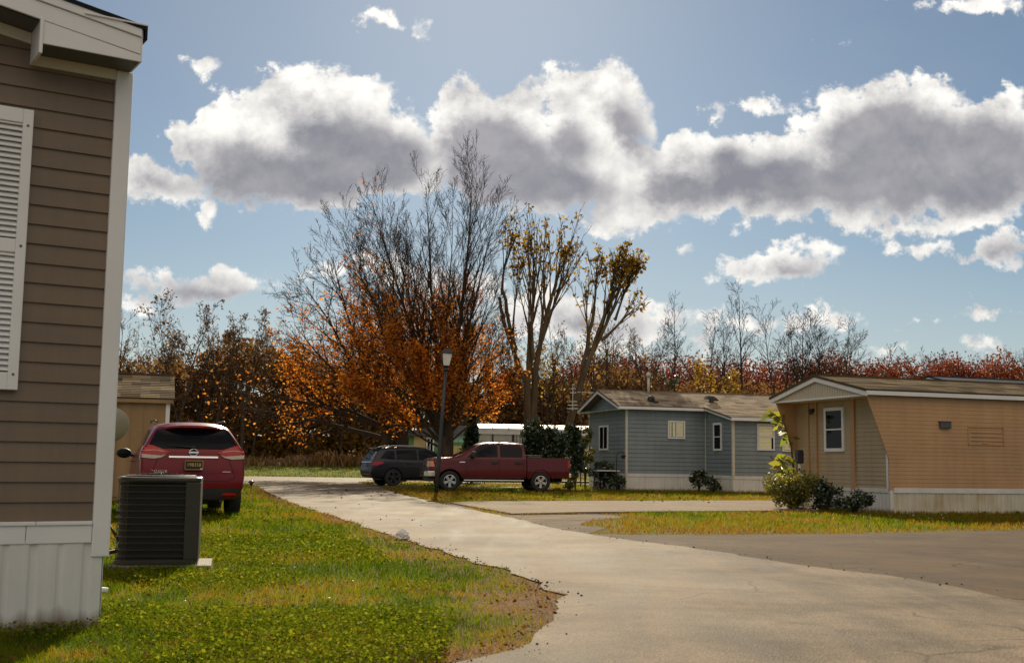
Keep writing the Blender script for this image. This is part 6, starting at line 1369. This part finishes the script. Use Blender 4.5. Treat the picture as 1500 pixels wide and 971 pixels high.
# big leaved plant behind the utility post
BP = thing('broad_leaf_plant', 'tall plant with broad yellow green leaves left of the utility post', 'plant', at0(1163, 742, 31.6)); rng = np.random.RandomState(77)
m = MB(); stem = [(.05, 0, 0), (.02, 0, .8), (-.05, 0, 1.6), (-.25, 0, 2.25), (-.62, 0, 2.55)]; m.tube(stem, [.03, .028, .022, .016, .01], 6); m.tube([(0, 0, .5), (-.15, .05, 1.0), (-.35, .05, 1.25)], [.02, .016, .01], 6); m.build('stem', 'bark_pale', BP)
cs = []; 
for i in range(64): f_ = rng.rand(); k_ = min(3, int(f_*4)); a_, b_ = Vector(stem[k_]), Vector(stem[k_+1]); cs.append(a_+(b_-a_)*(f_*4-k_)) if (a_.z > 1.2) else cs.append(Vector((-.1-.25*rng.rand(), .05, .85+.5*rng.rand())))
cs = np.array([list(c) for c in cs])+rng.normal(0, .08, (64, 3)); v, q = leaf_quads(cs, .30, rng, .2, .55, .4); mesh_np('foliage', v, q, mats=['leaf_banana'], rnd=np.repeat(rng.rand(64), 4), parent=BP)
# tall dry weeds along the far field edge
rng = np.random.RandomState(88); n = 16000; x = rng.uniform(-55, 14, n); y = rng.uniform(108, 114, n); hh = (.22+.85*fbm(x, y, 5, 3, .35)**1.5*1.6)*(.5+.7*rng.rand(n)); z = terrain(x, y); a = rng.rand(n)*6.28; w_ = .045
b0 = np.stack([x, y, z], 1); d_ = np.stack([np.cos(a), np.sin(a), np.zeros(n)], 1)*w_; tp = b0+np.stack([rng.normal(0, .30, n)*hh, rng.normal(0, .3, n)*hh, hh], 1)
tag(mesh_np('dry_weeds', np.stack([b0-d_, b0+d_, tp+d_*1.6, tp-d_*.3], 1).reshape(-1, 3), np.arange(n*4).reshape(n, 4), mats=['weed'], rnd=np.repeat(np.clip(rng.rand(n)*.6+fbm(x, y, 6, 3, .4)*.6-.1, 0, 1), 4)), 'tall dry brown weeds along the far edge of the mown field', 'weeds', kind='stuff')

# ------------------------------------------------------------------ grass
rng = np.random.RandomState(99); N = 430000
r = np.exp(rng.uniform(math.log(5.2), math.log(110), N)); th_ = rng.uniform(-.60, .56, N); x = r*np.sin(th_); y = r*np.cos(th_)
ok = ~(inside(x, y, ROAD) | inside(x, y, PAD) | inside(x, y, SLAB) | inside(x, y, DRV) | inside(x, y, DRV2) | inside(x, y, GRAV))
def house_mask(cx_, cy_, ang, x0, x1, y0, y1):
    c, s = math.cos(ang), math.sin(ang); u_ = (x-cx_)*c+(y-cy_)*s; v_ = -(x-cx_)*s+(y-cy_)*c; return (u_ > x0) & (u_ < x1) & (v_ > y0) & (v_ < y1)
ok &= ~house_mask(-2.42, 7.2, RAD(32.3), -4.3, 0.0, -.0, 14); ok &= ~house_mask(4.95, 51, RAD(17), 0, 15, 0, 4.4); ok &= ~house_mask(4.95, 51, RAD(17), 3.75, 15, -2.5, 0); ok &= ~house_mask(8.94, 28.17, RAD(19), 0, 13, 0, 4); ok &= ~house_mask(-3.295, 11.42, RAD(13), -.43, .46, -.42, .42); ok &= ~house_mask(-8.42, 29.3, RAD(17), -4.2, 0, 0, 3)
x, y, r = x[ok], y[ok], r[ok]
dl = edge_dist(x, y, [p for p in LEFT if p[0] > -20]); dr = np.minimum(edge_dist(x, y, [p for p in RIGHT if p[1] > 10 and p[1] < 70]), edge_dist(x, y, PAD)); dg_ = edge_dist(x, y, GRAV)
left = x < np.interp(y, [0, 9, 20, 31, 52], [.4, .3, -2.5, -5.7, -11.4])+.3
p1 = fbm(x, y, 1, 5, .55); p2 = fbm(x, y, 2, 4, 1.7); p3 = fbm(x, y, 3, 4, 4.5)
edge = np.where(left, np.exp(-dl/.38), np.exp(-np.minimum(dr, dg_)/.7))
corner = np.exp(-((x-.15)**2+(y-8.6)**2)/.55)*.7+np.exp(-((x+1.2)**2/1.6+(y-6.35)**2/.2))*.6
dry = np.clip((p1-.5)*1.5+(p2-.5)*1.5+(p3-.5)*1.5+.34+edge*.75+corner+np.where(left, 0, .30), 0, 1)
keep = rng.rand(len(x)) < np.clip(1.15-.75*np.clip(edge+corner-.25, 0, 1)-.35*(p2 > .6), .12, 1); x, y, r, dry, left, edge, corner, p1, p2 = [q[keep] for q in (x, y, r, dry, left, edge, corner, p1, p2)]
n = len(x); z = terrain(x, y); hgt = (.040+.030*rng.rand(n)+.075*np.clip(.62-dry, 0, 1)*np.clip((p2-.46)*9, 0, 1))*np.clip(r/14, 1, 1.6)*np.where(left, 1, .9)*(1-.35*np.clip(edge+corner, 0, 1)); wd = np.maximum(.0035, r*.00052)*(.7+.6*rng.rand(n))
a = rng.rand(n)*2*np.pi; b = rng.rand(n)*2*np.pi; ln_ = hgt*(.25+.7*rng.rand(n)); base = np.stack([x, y, z], 1); side = np.stack([np.cos(a), np.sin(a), np.zeros(n)], 1)*wd[:, None]; lean = np.stack([np.cos(b)*ln_, np.sin(b)*ln_, np.zeros(n)], 1); up = np.zeros((n, 3)); up[:, 2] = 1
v = np.stack([base-side*.5, base+side*.5, base+lean*.35+up*(hgt*.62)[:, None]+side*.4, base+lean*.35+up*(hgt*.62)[:, None]-side*.4, base+lean+up*hgt[:, None]], 1).reshape(-1, 3)
i5 = np.arange(n)*5
tag(mesh_np('grass', v, np.stack([i5, i5+1, i5+2, i5+3], 1), np.stack([i5+3, i5+2, i5+4], 1), mats=['grass'], rnd=np.repeat(np.clip(dry*.80+rng.normal(0, .10, n), 0, 1), 5)), 'patchy green and yellowed lawn grass', 'grass', kind='stuff')
# clover and low broad leaves in the lawn
N = 190000; r = np.exp(rng.uniform(math.log(5.4), math.log(24), N)); th_ = rng.uniform(-.5, .12, N); x = r*np.sin(th_); y = r*np.cos(th_)
pc = fbm(x, y, 12, 4, .8); lim_ = np.interp(y, [0, 9, 20, 31], [0, -.1, -2.9, -6.1]); ok = (x < lim_-.25) & (rng.rand(len(x)) < 1/(1+np.exp(-(pc-.51)*26))) & ~inside(x, y, ROAD) & ~house_mask(-2.42, 7.2, RAD(32.3), -4.3, 0.02, -.02, 14) & ~house_mask(-3.295, 11.42, RAD(13), -.45, .48, -.44, .44); ok &= np.exp(-((x-.15)**2+(y-8.6)**2)/.7) < .35
x, y, r = x[ok], y[ok], r[ok]; n = len(x); c = np.stack([x, y, .018+.075*rng.rand(n)*np.clip((pc[ok]-.44)*6, .35, 1)], 1); v, q = leaf_quads(c, np.maximum(.020, r*.0021), rng, .72, .85)
tag(mesh_np('clover', v, q, mats=['clover'], rnd=np.repeat(rng.rand(n), 4)), 'patches of clover in the front lawn', 'clover', kind='stuff')
# fallen leaves
def litter(n, fx, label, size=.045):
    x, y = fx(n); ok = ~(house_mask_xy(x, y)) & (~inside(x, y, ROAD) | (rng.rand(len(x)) < .12)); x, y = x[ok], y[ok]; c = np.stack([x, y, terrain(x, y)+.022+.02*rng.rand(len(x))], 1); v, q = leaf_quads(c, size*np.maximum(1, np.hypot(x, y)/18), rng, .75, .7)
    tag(mesh_np('fallen_leaves', v, q, mats=['litter'], rnd=np.repeat(rng.rand(len(x)), 4)), label, 'fallen leaves', kind='stuff')
def house_mask_xy(x, y): return inside(x, y, [(-2.42, 7.2), (-6, 4.9), (-13, 17), (-9.8, 19)])
def along(line, spread, side):
    L_ = np.array([p for p in line]); 
    def f(n):
        i = rng.randint(0, len(L_)-1, n); t_ = rng.rand(n)[:, None]; p = L_[i]*(1-t_)+L_[i+1]*t_; p = p+np.abs(rng.normal(0, spread, (n, 1)))*np.array([side])+rng.normal(0, .05, (n, 2)); return p[:, 0], p[:, 1]
    return f
litter(1500, along([p for p in LEFT if p[1] < 50 and p[0] > -1.6 or 12 < p[1] < 45], .30, (-1, .2)), 'dry leaves along the left road edge', .026)
def uni(x0, x1, y0, y1):
    return lambda n: (rng.uniform(x0, x1, n), rng.uniform(y0, y1, n))
litter(1500, lambda n: (lambda r_, t_: (r_*np.sin(t_), r_*np.cos(t_)))(np.exp(rng.uniform(math.log(6), math.log(30), n)), rng.uniform(-.42, -.05, n)), 'dry leaves scattered over the front lawn', .032)
litter(900, uni(-6, 6, 33, 46), 'leaves on the grass in front of the pickup', .05)
# loose stones along the broken asphalt edges
N = 160; L_ = np.array([p for p in RIGHT if 9.5 < p[1] < 30]); i = rng.randint(0, len(L_)-1, N); p = L_[i]+rng.normal(0, .16, (N, 2))+np.array([.12, .05]); c = np.stack([p[:, 0], p[:, 1], np.full(N, .022)], 1); L2 = np.array([q for q in LEFT if q[0] > -2.5 and q[1] < 16]); i = rng.randint(0, len(L2)-1, 200); p = L2[i]+rng.normal(0, .09, (200, 2)); c = np.concatenate([c, np.stack([p[:, 0], p[:, 1], np.full(200, .02)], 1)])
V, Q = [], []; n = len(c); s = (.004+.011*rng.rand(n)**3)[:, None]; oc = np.array([(1, 0, 0), (0, 1, 0), (-1, 0, 0), (0, -1, 0), (0, 0, .8), (0, 0, -.6)]); v = (c[:, None]+oc[None]*s[:, None]*(.7+.6*rng.rand(n, 6, 1))).reshape(-1, 3); b_ = np.arange(n)[:, None]*6
tr3 = np.concatenate([b_+np.array(f) for f in ((0, 1, 4), (1, 2, 4), (2, 3, 4), (3, 0, 4), (1, 0, 5), (2, 1, 5), (3, 2, 5), (0, 3, 5))])
tag(mesh_np('loose_gravel', v, None, tr3, mats=['pad']), 'loose stones along the crumbled asphalt edges', 'gravel', kind='stuff')
# white clover heads
n = 90; r = np.exp(rng.uniform(math.log(7), math.log(26), n)); th_ = rng.uniform(-.36, -.10, n); x = r*np.sin(th_); y = r*np.cos(th_); ok = ~inside(x, y, ROAD) & ~house_mask_xy(x, y); x, y = x[ok], y[ok]; x2 = rng.uniform(5.5, 9.5, 60); y2 = 22+ (x2-5.5)*.4+rng.uniform(0, 3, 60); x = np.concatenate([x, x2]); y = np.concatenate([y, y2]); c = np.stack([x, y, .05+.03*rng.rand(len(x))], 1); v, q = leaf_quads(c, .018*np.maximum(1, np.hypot(x, y)/20), rng, .5, .9)
tag(mesh_np('clover_heads', v, q, mats=['blossom']), 'tiny white clover heads in the grass', 'flowers', kind='stuff')
